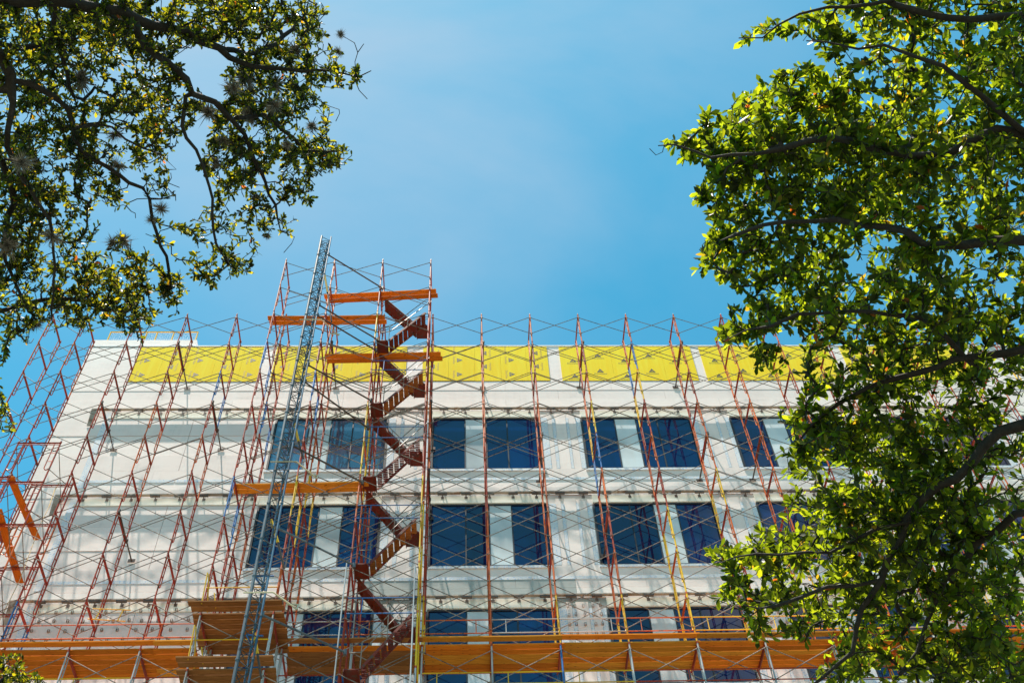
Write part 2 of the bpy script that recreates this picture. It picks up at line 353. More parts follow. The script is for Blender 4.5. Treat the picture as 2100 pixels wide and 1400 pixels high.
# left solid wall panels and the piers, beside the windows
for fi, L in enumerate(LEDGES):
    zb = L-3.80
    zs = [zb, zb+0.95, zb+2.2, L-0.47]
    for i in range(3):
        for (xa, xb) in ((XL, -15.36), (-15.08, -11.5), (-11.49, -7.93)):
            top = zs[i+1]-0.014
            if xa == XL and i == 2: top = L-0.0
            MB().box((xa+0.004, YW+0.012*((i+fi) % 2), zs[i]+0.004), (xb-0.004, YW+0.27, top)).build('wall_panel', M['wall2' if i == 1 else 'wall'], B)
    MB().box((XL+0.01, YW+0.07, zb-0.01), (-7.95, YW+0.26, L)).build('wall_backing', M['wall'], B)
    MB().box((-15.36, YW-0.006, zb-1.0 if fi < 3 else zb), (-15.08, YW+0.068, L-0.02)).build('tape_strip', M['tape'], B)
    for (xa, xb) in PIERS[1:]:
        if fi == 3:
            # framed dark opening in each pier of the lowest row
            MB().box((xa+0.01, YW, L-0.6), (xb-0.01, YW+0.27, L-0.47)).build('pier_panel', M['wall2'], B)
            fr = MB()
            fr.box((xa+0.02, YW-0.01, zb), (xa+0.17, YW+0.2, L-0.60)); fr.box((xb-0.17, YW-0.01, zb), (xb-0.02, YW+0.2, L-0.60)); fr.box((xa+0.17, YW-0.01, L-0.85), (xb-0.17, YW+0.2, L-0.60))
            fo = fr.build('opening_frame', M['tape'], B)
            sl_ = MB(); zz = zb
            while zz < L-0.95: sl_.box((xa+0.18, YW+0.08, zz), (xb-0.18, YW+0.13, zz+0.13)); zz += 0.19
            sl_.build('louvre', M['louvre'], fo)
            MB().box((xa+0.02, YW+0.201, zb), (xb-0.02, YW+0.26, L-0.6)).build('pier_backing', M['louvre'], B)
            continue
        w = xb-xa
        MB().box((xa+0.003, YW+0.03, zb), (xb-0.003, YW+0.27, L-0.014)).build('pier_panel', M['greygreen' if fi == 2 else 'wall'], B)
        for (p, q) in ((0.32, 0.40), (0.63, 0.69)):     # ribs between the taped joints
            pass
        for (p, q, mm, dy) in ((0.04, 0.19, 'tape', -0.004), (0.19, 0.30, 'wall', 0.006), (0.30, 0.375, 'tape', -0.002), (0.375, 0.625, 'wall2', 0.008),
                               (0.625, 0.69, 'tape', -0.002), (0.69, 0.86, 'wall', 0.006), (0.86, 0.96, 'tape', -0.004)):
            MB().box((xa+w*p+0.004, YW+dy, zb+0.01), (xa+w*q-0.004, YW+0.028, L-0.50+(0.3 if mm != 'tape' else 0.0))).build('tape_strip' if mm == 'tape' else 'pier_panel', M[mm], B)
# windows
def window(x0, x1, z0, z1, pat, pale, fi):
    u = (x1-x0)/4.72
    e = [x0+0.03, x0+1.42*u, x0+2.35*u, x0+3.27*u, x1-0.03]
    kinds = {'P': 'giGG', 'Q': 'gGiG'}[pat]
    w = empty('window', ((x0+x1)/2, YW, z0), None, None); w.parent = B; w.location = Vector(((x0+x1)/2, YW, z0))-Vector(B.location)
    fr = MB()
    fr.box((x0-0.06, YW+0.01, z0-0.05), (x1+0.06, YW+0.16, z0+0.03)); fr.box((x0, YW+0.01, z1-0.06), (x1, YW+0.16, z1))
    fr.box((x0-0.04, YW-0.006, z0+0.03), (x0+0.035, YW+0.16, z1-0.06)); fr.box((x1-0.035, YW-0.006, z0+0.03), (x1+0.04, YW+0.16, z1-0.06))
    for i in (1, 2, 3): fr.box((e[i]-0.025, YW+0.03, z0+0.03), (e[i]+0.025, YW+0.14, z1-0.06))
    fr.build('frame', M['alu'], w)
    for i in range(4):
        k = kinds[i]; mt = M['infill'] if k == 'i' else (M['glass_pale'] if pale else M['glass'])
        t = random.uniform(-0.006, 0.006)
        y = YW+(0.055 if k != 'i' else 0.045)
        p = MB(); a, b_ = e[i]+0.026, e[i+1]-0.026
        p.box((a, y, z0+0.031), (b_, y+0.012, z1-0.061))
        p.v = [(vx, vy+t*(vx-a)+random.uniform(-0.0008, 0.0008), vz) for vx, vy, vz in p.v]
        p.build('infill_panel' if k == 'i' else 'pane', mt, w)
    MB().box((x0-0.1, YW-0.05, z0-0.17), (x1+0.1, YW+0.2, z0-0.055)).build('sill', M['tape'], w)
    return w
for fi, L in enumerate(LEDGES):
    for ui, (a, b_) in enumerate(UNITS):
        window(a, b_, L-3.78, L-0.50, 'PQPP'[fi], fi == 0 and ui == 0, fi)
# sunshade ledges: a narrow plate held off the wall on brackets
for fi, L in enumerate(LEDGES):
    ld = empty('sunshade_ledge', (-15.95, YW, L), None, None); ld.parent = B; ld.location = Vector((-15.95, YW, L))-Vector(B.location)
    x = -15.95
    while x < 24:
        MB().box((x+0.002, YW-0.235, L-0.05), (min(24, x+6.0)-0.002, YW-0.105, L+0.0)).build('plate', M['ledge'], ld); x += 6.0
    MB().poly([(-15.95, YW-0.235, L-0.05), (-15.62, YW-0.235, L-0.05), (-15.80, YW-0.01, L-0.95)]).poly([(-15.95, YW-0.235, L-0.05), (-15.80, YW-0.01, L-0.95), (-15.97, YW-0.01, L-0.95), (-15.97, YW-0.12, L-0.05)]).build('end_gusset', M['ledge'], ld)
    x = -14.9
    while x < 24:
        br = MB(); br.box((x-0.19, YW-0.225, L-0.10), (x+0.19, YW-0.115, L-0.05)); br.tube((x, YW-0.12, L-0.075), (x, YW+0.01, L-0.10), 0.022); br.box((x-0.06, YW-0.012, L-0.2), (x+0.06, YW+0.0, L-0.06))
        br.build('bracket', M['bracket'], ld); x += 0.95
# top band: yellow gypsum sheathing boards between pale joints, coping above
JOINTS = [(-9.17, -8.61), (-2.44, -1.68), (4.23, 4.81), (11.18, 11.59), (17.9, 18.5), (24.6, 25.2)]
MB().box((XL, YW+0.05, 39.93), (XR, YW+0.28, ROOF)).build('parapet_backing', M['wall2'], B)
MB().box((XL, YW+0.0, 39.945), (-14.98, YW+0.049, ROOF)).build('wall_panel', M['wall2'], B)
for (a, b_) in JOINTS: MB().box((a, YW+0.012, 39.95), (b_, YW+0.049, ROOF+0.05)).build('wall_panel', M['wall2'], B)
MB().box((XL-0.02, YW-0.015, ROOF+0.055), (XR, YW+0.4, ROOF+0.13)).build('coping', M['coping'], B)
MB().box((XL, YW+0.02, ROOF+0.13), (-12.5, YW+0.3, ROOF+0.62)).build('parapet_upstand', M['wall2'], B)
mb = MB(); mb.box((XL+0.02, YW+0.301, ROOF-0.09), (XR, YW+28, ROOF)); mb.build('roof', M['wall2'], B)

def text_mesh(s, size, name, mat, thick=0.0):
    cu = bpy.data.curves.new(name, 'FONT'); cu.body = s; cu.size = size; cu.align_x = 'CENTER'; cu.align_y = 'CENTER'; cu.resolution_u = 2
    ob = bpy.data.objects.new('t', cu); C.objects.link(ob); dg = bpy.context.evaluated_depsgraph_get()
    me = bpy.data.meshes.new_from_object(ob.evaluated_get(dg)); bpy.data.objects.remove(ob); me.materials.clear(); me.materials.append(mat); me.name = name; return me
T1 = text_mesh('DensGlass', 0.14, 'lettering', M['ink2']); T1b = text_mesh('DensGlass', 0.14, 'lettering', M['ink'])
GP = text_mesh('GP', 0.115, 'emblem_letters', M['sheath'])
tri = MB(); tri.poly([(-0.165, 0.0, -0.115), (0.165, 0.0, -0.115), (0.0, 0.0, 0.155)])
tri.v = [(x, y, z) for x, y, z in tri.v]; TRI = tri.mesh('emblem', M['ink'])
def emblem(parent, x, z, ang):
    R = Matrix.Rotation(ang, 4, 'Y')
    o = link('emblem', TRI, parent, (x, YW-0.019, z)); o.rotation_euler = (0, ang, 0)
    off = R @ Vector((0, 0, -0.045))
    t = link('emblem_letters', GP, parent, (x+off.x, YW-0.022, z+off.z)); t.rotation_mode = 'QUATERNION'
    t.rotation_quaternion = (Matrix.Rotation(ang, 4, 'Y') @ Matrix.Rotation(math.pi/2, 4, 'X')).to_quaternion()
def word(parent, x, z, ang, me=None):
    t = link('lettering', me or T1, parent, (x, YW-0.0195, z)); t.rotation_mode = 'QUATERNION'
    t.rotation_quaternion = (Matrix.Rotation(ang, 4, 'Y') @ Matrix.Rotation(math.pi/2, 4, 'X')).to_quaternion()
xs = [-14.97]+[j for p in JOINTS for j in p]
segs = [(-14.97, JOINTS[0][0])]+[(JOINTS[i][1], JOINTS[i+1][0]) for i in range(len(JOINTS)-1)]
bi = 0
for si, (a, b_) in enumerate(segs):
    x = a
    while x < b_-0.05:
        x1 = min(b_, x+1.22)
        ztop = ROOF-0.02-random.choice([0, 0, 0.03]); zbot = 39.96+random.choice([0, 0, 0.02])
        bd = MB().box((x+0.003, YW-0.016, zbot), (x1-0.003, YW+0.011, ztop)).build('sheathing_board', M['sheath'], B)
        if x1-x > 0.7 and x < 24:
            if si < 3:
                if bi % 2 == 0:
                    for zz in (40.45, 41.55, 42.3):
                        word(bd, x+0.25, zz, math.pi/2);
                        if zz < 42.2: emblem(bd, x+0.50, zz, math.pi/2)
                else:
                    for zz in (41.05, 42.1):
                        emblem(bd, x+0.45, zz, -math.pi/2)
                        word(bd, x+0.72, zz, -math.pi/2)
            else:
                for zz in ((40.7, 41.9) if bi % 2 else (40.3, 41.5)):
                    emblem(bd, x+0.6, zz, 0.0); word(bd, x+0.6, zz-0.22, 0.0, T1b)
        bi += 1; x = x1
# one board missing: pale patch near the stair tower
# rows of small fixing clips on the third storey
clipm = MB(); clipm.box((-0.038, -0.07, -0.05), (-0.028, 0, 0.05)); clipm.box((0.028, -0.07, -0.05), (0.038, 0, 0.05)); clipm.box((-0.038, -0.075, 0.038), (0.038, -0.064, 0.05)); clipm.box((-0.038, -0.010, -0.06), (0.038, 0, -0.045))
CL = clipm.mesh('fixing_clip', M['clip'])
for (px_, base_x) in (('p', -3.1), ('p', 3.55), ('p', 10.25), ('p', 16.85)):
    for dx in (0.42, 0.66, 0.98, 1.33, 1.58):
        for z in (26.62, 26.2, 25.78, 25.38):
            link('fixing_clip', CL, B, (base_x+dx+random.uniform(-0.02, 0.02), YW-0.006, z+random.uniform(-0.03, 0.03)))
for r_, z in enumerate((26.62, 26.2, 25.78, 25.38)):
    x = -14.9+0.12*(r_ % 2)
    while x < -8.2:
        link('fixing_clip', CL, B, (x+random.uniform(-0.04, 0.04), YW-0.006, z+random.uniform(-0.03, 0.03))); x += 0.52 if r_ % 2 else 0.60

# roof guard rail with netting at the left end of the roof
G = empty('roof_guard', (-14.8, YW+0.6, ROOF+0.1), 'yellow framed guard rail with white netting on the roof, at its left end', 'guard rail')
gb = MB(); gy = YW+0.45; gz0, gz1 = ROOF+0.0, 44.5
for x in (-16.95, -15.2, -14.7, -13.9, -12.75):
    MB().tube((x, gy, gz0), (x, gy, gz1), 0.036).build('post', M['yellow'], G)
for xa, xb in ((-16.95, -14.95), (-14.95, -12.75)):
    MB().tube((xa, gy, gz1), (xb, gy, gz1), 0.036).build('rail', M['yellow'], G)
nb = MB()
x = -16.9
while x < -12.8: nb.tube((x, gy, gz0+0.1), (x, gy, gz1-0.05), 0.005, n=3, caps=False); x += 0.11
z = gz0+0.1
while z < gz1-0.05: nb.tube((-16.9, gy+0.01, z), (-12.8, gy+0.01, z), 0.005, n=3, caps=False); z += 0.11
tag(nb.build('netting', M['net'], G), kind='stuff')

# ------------------------------------------------------------------ scaffold frames and braces
FW, H, Z0 = 1.524, 2.0804, 41.588
X0, S, YO = 1.053, 2.220, 28.443
def zk(k): return Z0-H*k
def frame_mesh(col, col2):
    f = MB(); r = 0.030; r2 = 0.020
    for s, y in ((1, 0.0), (-1, FW)):
        f.tube((0, y, 0.015), (0, y, -H+0.05), r, mi=0)
        yi = y+s*0.20; top = -0.22; bot = -H*0.66
        f.path([(0, yi, top+0.18), (0, yi, bot), (0, yi-s*0.05, bot-0.09), (0, y+s*0.10, bot-0.11), (0, y, bot-0.03)], r2, n=5, mi=0)
        for zz in (-0.58, -1.02): f.tube((0, y, zz), (0, yi, zz), 0.017, n=5, mi=0)
        f.tube((0, y, 0.0), (0, y, 0.14), 0.019, n=6, mi=2)                      # coupling pin
        f.tube((0, y, -0.03), (0, y, 0.045), r+0.007, n=6, mi=1)
    f.tube((0, 0, -0.02), (0, FW, -0.02), r, mi=1); f.tube((0, 0.02, -0.11), (0, FW-0.02, -0.11), 0.021, n=5, mi=1)
    for t in (0.25, 0.5, 0.75): f.tube((0, FW*t, -0.02), (0, FW*t, -0.11), 0.015, n=4, mi=1)
    return f.mesh('scaffold_frame', [M[col], M[col2], M['steel']])
FM = {k: frame_mesh(*v) for k, v in {'red': ('red', 'red'), 'orange': ('orange', 'red'), 'yellow': ('yellow', 'orange'), 'blue': ('blue', 'red'), 'steel': ('steel', 'red')}.items()}
def brace_mesh(L, flip):
    b_ = MB(); z1, z2 = -0.25, -1.48; o = 0.02 if flip else -0.02
    b_.tube((0.03, o, z1), (L-0.03, o, z2), 0.0155, n=5, mi=0); b_.tube((0.03, o-0.026, z2), (L-0.03, o-0.026, z1), 0.0155, n=5, mi=0)
    for (x, z) in ((0.03, z1), (L-0.03, z2), (0.03, z2), (L-0.03, z1)): b_.tube((x, o-0.04, z), (x, o+0.03, z), 0.02, n=5, mi=0)
    return b_.mesh('cross_brace', M['brace'])
BM = {(round(L, 3), fl): brace_mesh(L, fl) for L in (S, FW) for fl in (0, 1)}
SC = empty('facade_scaffold', (X0, YO, GZ), 'wide scaffold of red and orange ladder frames and crossed braces along the pale facade', 'scaffold')
cols = [(j, X0+S*j) for j in range(-8, 12)]
XC = X0-8*S-FW
YEL = {(2, 3), (2, 8), (3, 2), (3, 6), (3, 7), (4, 5), (4, 8), (5, 7), (-1, 8), (-3, 5), (6, 9), (1, 8)}
BLU = {(-5, 2), (-7, 8), (2, 4), (1, 9), (-4, 3), (3, 1)}
def colour(j, k):
    if (j, k) in YEL: return 'yellow'
    if (j, k) in BLU: return 'blue'
    if k >= 9: return 'steel'
    h = random.random()
    if j <= -5: return 'red' if h < 0.88 else 'orange'
    if j <= 0: return 'red' if h < 0.62 else 'orange'
    return 'orange' if h < 0.62 else ('red' if h < 0.90 else ('yellow' if h < 0.96 else 'steel'))
KB = 11
def visible_px(P):
    P = np.array(P); d = P@fwd
    return 1050+FPX*(P@RT)/d, 700-FPX*(P@UP)/d
rest = MB()
for j, x in [(-9, XC)]+cols:
    for k in range(0, KB+1):
        px, py = visible_px((x, YO+0.7, zk(k)-0.8))
        if px < -170 or px > 2300 or py > 1560: continue
        link('scaffold_frame', FM[colour(j, k)], SC, (x, YO, zk(k)), (0, random.uniform(-0.004, 0.004), 0))
    for y in (YO, YO+FW): rest.tube((x, y, zk(KB)), (x, y, GZ), 0.027)
tag(rest.build('lower_posts', M['steel'], SC), kind='stuff')
far = MB(); nb_ = 0
xsx = [XC]+[c[1] for c in cols]
for i in range(len(xsx)-1):
    xa = xsx[i]; L = xsx[i+1]-xa
    for k in range(0, KB+1):
        for row, y in ((0, YO), (1, YO+FW)):
            px, py = visible_px((xa+L/2, y, zk(k)-0.8))
            if px < -150 or px > 2250 or py > 1540: continue
            if random.random() < 0.02: continue
            if px < 1800 and nb_ < 298 and (row == 0 or px > 0):
                link('cross_brace', BM[(round(L, 3), row)], SC, (xa, y, zk(k))); nb_ += 1
            else:
                o = 0.02 if row else -0.02
                far.tube((xa+0.03, y+o, zk(k)-0.25), (xa+L-0.03, y+o, zk(k)-1.48), 0.0155, n=4); far.tube((xa+0.03, y+o-0.026, zk(k)-1.48), (xa+L-0.03, y+o-0.026, zk(k)-0.25), 0.0155, n=4)
tag(far.build('far_bracing', M['brace'], SC), kind='stuff')
# ties back to the wall
for (j, k) in [(-6, 6), (-6, 1), (-7, 3), (-5, 3), (-1, 3), (0, 1), (2, 1), (4, 1), (2, 6), (4, 4), (5, 4), (-3, 1), (1, 4), (-1, 5)]:
    x = X0+S*j+0.05; z = zk(k)-0.06
    t = MB(); t.tube((x, YO-0.05, z), (x, YW-0.02, z), 0.030, n=6); t.box((x-0.13, YW-0.03, z-0.08), (x+0.13, YW-0.012, z+0.08))
    t.tube((x, YO, z-0.07), (x, YO, z+0.09), 0.05); t.tube((x, YO+FW, z-0.07), (x, YO+FW, z+0.09), 0.05)
    t.build('wall_tie', M['dark'], SC)
# guard rails along the deck and the level below it
def rail(parent, xa, xb, y, zs_, mat):
    t = MB()
    for z in zs_: t.tube((xa+0.03, y, z), (xb-0.03, y, z), 0.0195, n=6)
    xm = xa+(xb-xa)*random.choice([0.22, 0.78]); t.tube((xm, y, zs_[0]), (xm, y, zs_[1]), 0.017, n=5)
    t.build('guard_rail', mat, parent)
for i in range(len(xsx)-1):
    xa, xb = xsx[i], xsx[i+1]
    if xa > 22: continue
    c = M['orange'] if xa < -12 else random.choice([M['red'], M['red'], M['orange'], M['orange'], M['yellow'], M['steel']])
    rail(SC, xa, xb, YO-0.045, (zk(9)+1.0, zk(9)+0.46), c)
    rail(SC, xa, xb, YO-0.045, (zk(10)+1.0, zk(10)+0.58), random.choice([M['red'], M['orange'], M['yellow'], M['blue'] if xa < -8 else M['red']]))
# loose yellow trestle hanging on the frames above the deck, left
tr = MB(); A_ = onY(190, 1247, YO+0.9); B_ = onY(268, 1250, YO+0.9); C_ = onY(180, 1268, YO+0.9); D_ = onY(257, 1273, YO+0.9)
for p, q in ((A_, B_), (C_, D_), (onY(208, 1247, YO+0.9), onY(195, 1269, YO+0.9)), (onY(254, 1248, YO+0.9), onY(241, 1272, YO+0.9))): tr.tube(p, q, 0.02)
tag(tr.build('guard_gate', M['yellow']), 'yellow swing gate frame tied inside the scaffold above the left end of the long deck', 'scaffold gate')

# ------------------------------------------------------------------ stair tower in front
YT, XT = 26.80, -0.11
ST = empty('stair_tower_scaffold', (X0-2.5*S+XT, YT, GZ), 'taller scaffold tower standing forward of the facade scaffold with zigzag stairs in its right bay', 'scaffold tower')
tcols = [X0+S*j+XT for j in (-4, -3, -2, -1)]
for ji, x in enumerate(tcols):
    for k in range(-1, KB+1):
        px, py = visible_px((x, YT, zk(k)-0.8))
        if py > 1560: continue
        c = 'steel' if (k >= 9 and ji != 2) else ('yellow' if (ji, k) in ((2, 4), (2, 5), (3, 7), (3, 8), (2, 1), (1, 6)) else ('blue' if (ji, k) in ((0, 2), (1, 3), (0, 6)) else random.choice(['red', 'red', 'red', 'orange'])))
        if ji == 3 and k >= 6: c = 'yellow' if k < 10 else 'steel'
        link('scaffold_frame', FM[c], ST, (x, YT, zk(k)), (0, random.uniform(-0.004, 0.004), 0))
lp = MB()
for x in tcols:
    for y in (YT, YT+FW): lp.tube((x, y, zk(KB)), (x, y, GZ), 0.027)
tag(lp.build('lower_posts', M['steel'], ST), kind='stuff')
for i in range(3):
    for k in range(-1, KB+1):
        link('cross_brace', BM[(round(S, 3), 0)], ST, (tcols[i], YT, zk(k)))
        link('cross_brace', BM[(round(S, 3), 1)], ST, (tcols[i], YT+FW, zk(k)))
# extra galvanised standards lashed to the tower at the bottom
for x, y, zt in ((tcols[2]-0.12, YT-0.09, zk(8)-0.1), (tcols[3]-0.13, YT-0.09, zk(8)-0.25), (tcols[2]+0.1, YT+FW+0.05, zk(8)+0.1)):
    MB().tube((x, y, 16.0), (x, y, zt), 0.024).build('standard', M['steel'], ST)
# stair flights
def flight(k, up_right):
    """climbs from level k (bottom) to level k-1"""
    xa, xb = tcols[2]+0.10, tcols[3]-0.10
    zlo, zhi = zk(k)+0.06, zk(k-1)+0.06
    ya, yb = (YT+0.12, YT+0.74) if up_right else (YT+0.80, YT+1.42)
    land = 0.46
    if up_right: xs_, xe_ = xa+land+0.02, xb-0.06
    else: xs_, xe_ = xb-land-0.02, xa+0.06
    f = empty('stair_flight', (xs_, ya, zlo), None, None); f.parent = ST; f.location = Vector((xs_, ya, zlo))-Vector(ST.location)
    mat = M['stair']
    for yy in (ya, yb):
        s_ = MB(); dx = 1 if xe_ > xs_ else -1
        v = Vector((xe_-xs_, 0, zhi-zlo)); n = Vector((-v.z, 0, v.x)).normalized()*0.042
        a = Vector((xs_, yy, zlo)); b_ = Vector((xe_, yy, zhi))
        p = [a-n, b_-n, b_+n, a+n]
        for t in (0, 0.03): s_.poly([(q.x, q.y+t, q.z) for q in (p if t == 0 else p[::-1])])
        bs = 0
        for i in range(4):
            q0, q1 = p[i], p[(i+1) % 4]; s_.poly([(q0.x, yy, q0.z), (q0.x, yy+0.03, q0.z), (q1.x, yy+0.03, q1.z), (q1.x, yy, q1.z)])
        s_.build('stringer', mat, f)
    nt_ = 8
    tm = M['wood3'] if (k % 4 != 2 and up_right) else M['stair']
    for i in range(nt_):
        t = (i+0.5)/nt_; x = xs_+(xe_-xs_)*t; z = zlo+(zhi-zlo)*(t)
        td = MB()
        if k in (6, 10):      # open grating treads
            for q in range(7): td.box((x-0.085, ya+0.04+q*0.085, z-0.02), (x+0.085, ya+0.085+q*0.085, z+0.012))
            td.build('tread', M['stair'], f)
        else:
            td.box((x-0.090, ya+0.03, z-0.02), (x+0.090, yb, z+0.012)); td.build('tread', tm, f)
    # landing at the low end
    lx0, lx1 = (xa-0.02, xa+land) if up_right else (xb-land, xb+0.02)
    ld_ = MB(); ld_.box((lx0, ya-0.02, zlo-0.04), (lx1, yb+0.08, zlo)); ld_.box((lx0, ya-0.02, zlo-0.10), (lx0+0.03, yb+0.08, zlo-0.041)); ld_.box((lx1-0.03, ya-0.02, zlo-0.10), (lx1, yb+0.08, zlo-0.041))
    ld_.build('landing', M['stair'], f)
    # handrail with a looped end
    for yy in ((ya-0.02,) if up_right else (yb+0.02,)):
        h = MB(); d = 0.95
        a = Vector((xs_, yy, zlo+d)); b_ = Vector((xe_, yy, zhi+d)); e = -0.35 if up_right else 0.35
        h.path([(xs_+e, yy, zlo+d-0.05), tuple(a), tuple(b_), (xe_-e*0.6, yy, zhi+d+0.02), (xe_-e*0.7, yy, zhi+d-0.12), (xe_-e*0.2, yy, zhi+d-0.33), (xs_, yy, zlo+d-0.36), (xs_+e, yy, zlo+d-0.38), (xs_+e, yy, zlo+d-0.05)], 0.017, n=5)
        h.tube((xs_, yy, zlo), tuple(a), 0.017, n=5); m_ = (a+b_)/2; h.tube((m_.x, yy, m_.z-0.95), tuple(m_), 0.016, n=5)
        h.build('handrail', M['brace'], f)
for k in range(1, KB+1): flight(k, k % 2 == 0)
for z in (35.85, 31.7, 27.53, 23.41): rail(ST, tcols[2], tcols[3], YT-0.05, (z, z-0.62), M['blue'])
for z in (23.9, 21.85): MB().tube((tcols[0], YT-0.05, z), (tcols[1], YT-0.05, z), 0.02).build('guard_rail', M['yellow'], ST)
for (xx, zz) in ((tcols[0]+0.1, zk(9)), (tcols[0]+0.1, zk(10))):
    MB().tube((xx, YT-0.5, zz), (xx-0.05, YT-0.5, zz+1.25), 0.024).tube((xx, YT-0.5, zz+1.2), (xx+0.12, YT-0.1, zz), 0.02).tube((xx+0.25, YT-0.3, zz+0.6), (xx+0.4, YT-0.3, zz), 0.018).build('side_guard', M['yellow'], ST)
MB().tube((tcols[1]-0.3, YT-0.5, zk(10)+0.02), (tcols[1]-0.25, YT-0.5, zk(10)+1.9), 0.024).build('guard_post', M['orange'], ST)
MB().tube((tcols[1]-0.1, YT-0.4, zk(10)+0.9), (tcols[1]-0.6, YT-0.4, zk(10)+0.95), 0.03).tube((tcols[1]-0.6, YT-0.4, zk(10)+0.95), (tcols[1]-0.1, YT-0.3, zk(10)+0.1), 0.03).build('hoist_arm', M['blue'], ST)
MB().tube((tcols[1]-0.1, YT-0.4, zk(8)-0.9), (tcols[1]-0.7, YT-0.4, zk(8)-0.9), 0.03).tube((tcols[1]-0.7, YT-0.4, zk(8)-0.92), (tcols[1]-0.25, YT-0.3, zk(8)-1.5), 0.03).build('hoist_arm', M['blue'], ST)

# ------------------------------------------------------------------ planks
def plank(parent, xa, xb, ya, yb, z, mat, skew=0.0, sag=0.0, th=0.045):
    cx, cy = (xa+xb)/2, (ya+yb)/2; lx, ly = (xb-xa)/2, (yb-ya)/2
    p = MB(); n = 6 if lx > 1 else 1
    for i in range(n):
        x0_, x1_ = -lx+2*lx*i/n, -lx+2*lx*(i+1)/n
        s0 = sag*((x0_/lx)**2-1); s1 = sag*((x1_/lx)**2-1)
        b = len(p.v)
        for (xx, ss) in ((x0_, s0), (x1_, s1)):
            for (yy, zz) in ((-ly, 0), (ly, 0), (ly, th), (-ly, th)): p.v.append((xx, yy, zz+ss))
        for a in range(4): p.f.append((b+a, b+4+a, b+4+(a+1) % 4, b+(a+1) % 4)); p.m.append(0)
        if i == 0: p.f.append((b, b+1, b+2, b+3)); p.m.append(0)
        if i == n-1: p.f.append((b+7, b+6, b+5, b+4)); p.m.append(0)
    me = p.mesh('plank', mat); o = link('plank', me, parent, (cx, cy, z), (random.uniform(-0.012, 0.012), 0, skew+random.uniform(-0.002, 0.002)))
    return o
def deck(label, xa, xb, ys, z, segL, mats, group=None, first_over=0.0):
    d = empty('plank_deck', ((xa+xb)/2, ys[0], z), label, 'scaffold deck', group)
    for bi_, y in enumerate(ys):
        x = xa-random.uniform(0, 0.12)
        i = 0
        while x < xb-0.3:
            x1 = min(xb, x+segL)
            plank(d, x, x1+random.uniform(0.0, 0.05), y, y+random.uniform(0.218, 0.232), z+random.uniform(0, 0.006)+(0.012 if i % 2 else 0), random.choice(mats), sag=0.012)
            x = x1-0.03; i += 1
    return d
zd = zk(9)+0.02
ysm = [28.04]+[28.44+0.243*i for i in range(6)]
deck('long deck of orange planks across the scaffold, the stretch left of the stair tower', -19.0, -8.35, ysm, zd, 2*S+0.3, [M['wood1'], M['wood1'], M['wood2']])
deck('long deck of brown planks behind the stair tower, between the two halves of the walkway', -5.45, -1.15, ysm, zd, 2*S+0.3, [M['wood3'], M['wood1'], M['wood3']])
deck('long deck of orange planks running right from the stair tower to behind the oak leaves', -1.05, 22.0, ysm, zd, 2*S, [M['wood1'], M['wood1'], M['wood2']])
ysp = [26.22+0.243*i for i in range(2)]+[26.80+0.243*i for i in range(8)]
deck('upper of the two brown boarded platforms behind the blue mast', -8.15, -5.42, ysp, zk(9)+0.02, 3.0, [M['wood3']])
deck('lower of the two brown boarded platforms behind the blue mast, at the bottom edge', -8.15, -5.42, ysp, zk(10)+0.02, 3.0, [M['wood3']])
def pair(label, x0_, y0_, x1_, y1_, z, mat):
    ang = math.atan2(y1_-y0_, x1_-x0_); d = empty('plank_walkway', ((x0_+x1_)/2, (y0_+y1_)/2, z), label, 'planks', 'pairs of planks laid across the stair tower')
    for i in range(2):
        yy = (y0_+y1_)/2+0.245*i; plank(d, x0_+0.05*i, x1_+0.07*i, yy, yy+0.225, z+0.003*i, mat, skew=ang, sag=0.02)
pair('orange plank pair at the very top of the stair tower, against the sky', -6.05, 27.36, -1.0, 27.04, zk(0)+0.02, M['wood1'])
pair('orange plank pair crossing the stair tower left of its top flight, behind the mast', -8.25, 27.10, -3.2, 27.05, zk(1)+0.02, M['wood1'])
pair('orange plank pair crossing the tower in front of the yellow boards', -5.6, 27.62, -0.75, 27.50, zk(2)+0.02, M['wood1'])
pair('bright orange plank pair halfway up the tower, left of the stairs', -8.1, 27.22, -3.22, 27.14, zk(6)+0.02, M['wood2'])

# ------------------------------------------------------------------ corner scaffold running forward at the left end
SS = empty('corner_scaffold', (-15.3, 28.0, GZ), 'red frame scaffold set crosswise at the left corner of the building', 'scaffold')
def frame_x(x, y, z):
    link('scaffold_frame', FM[random.choice(['red', 'red', 'orange'])], SS, (x, y, z), (0, 0, math.pi/2))
for k in (5, 6, 7, 8, 9, 10):
    for y in (24.9, 27.05, 29.15):
        if y < 25 and k < 7: continue
        frame_x(-14.62, y, zk(k)+0.05)
sb = MB()
for k in (5, 6, 7, 8, 9):
    for x in (-16.14, -14.62):
        for ya_, yb_ in ((27.05, 29.15), (24.9, 27.05)):
            if ya_ < 26 and k < 7: continue
            t = MB(); t.tube((x, ya_, zk(k)-0.2), (x, yb_, zk(k)-1.43), 0.0155, n=5); t.tube((x+0.03, ya_, zk(k)-1.43), (x+0.03, yb_, zk(k)-0.2), 0.0155, n=5); t.build('cross_brace', M['brace'], SS)
lp = MB()
for x in (-16.14, -14.62):
    for y in (24.9, 27.05, 29.15): lp.tube((x, y, zk(10)-1.9), (x, y, GZ), 0.027)
tag(lp.build('lower_posts', M['steel'], SS), kind='stuff')
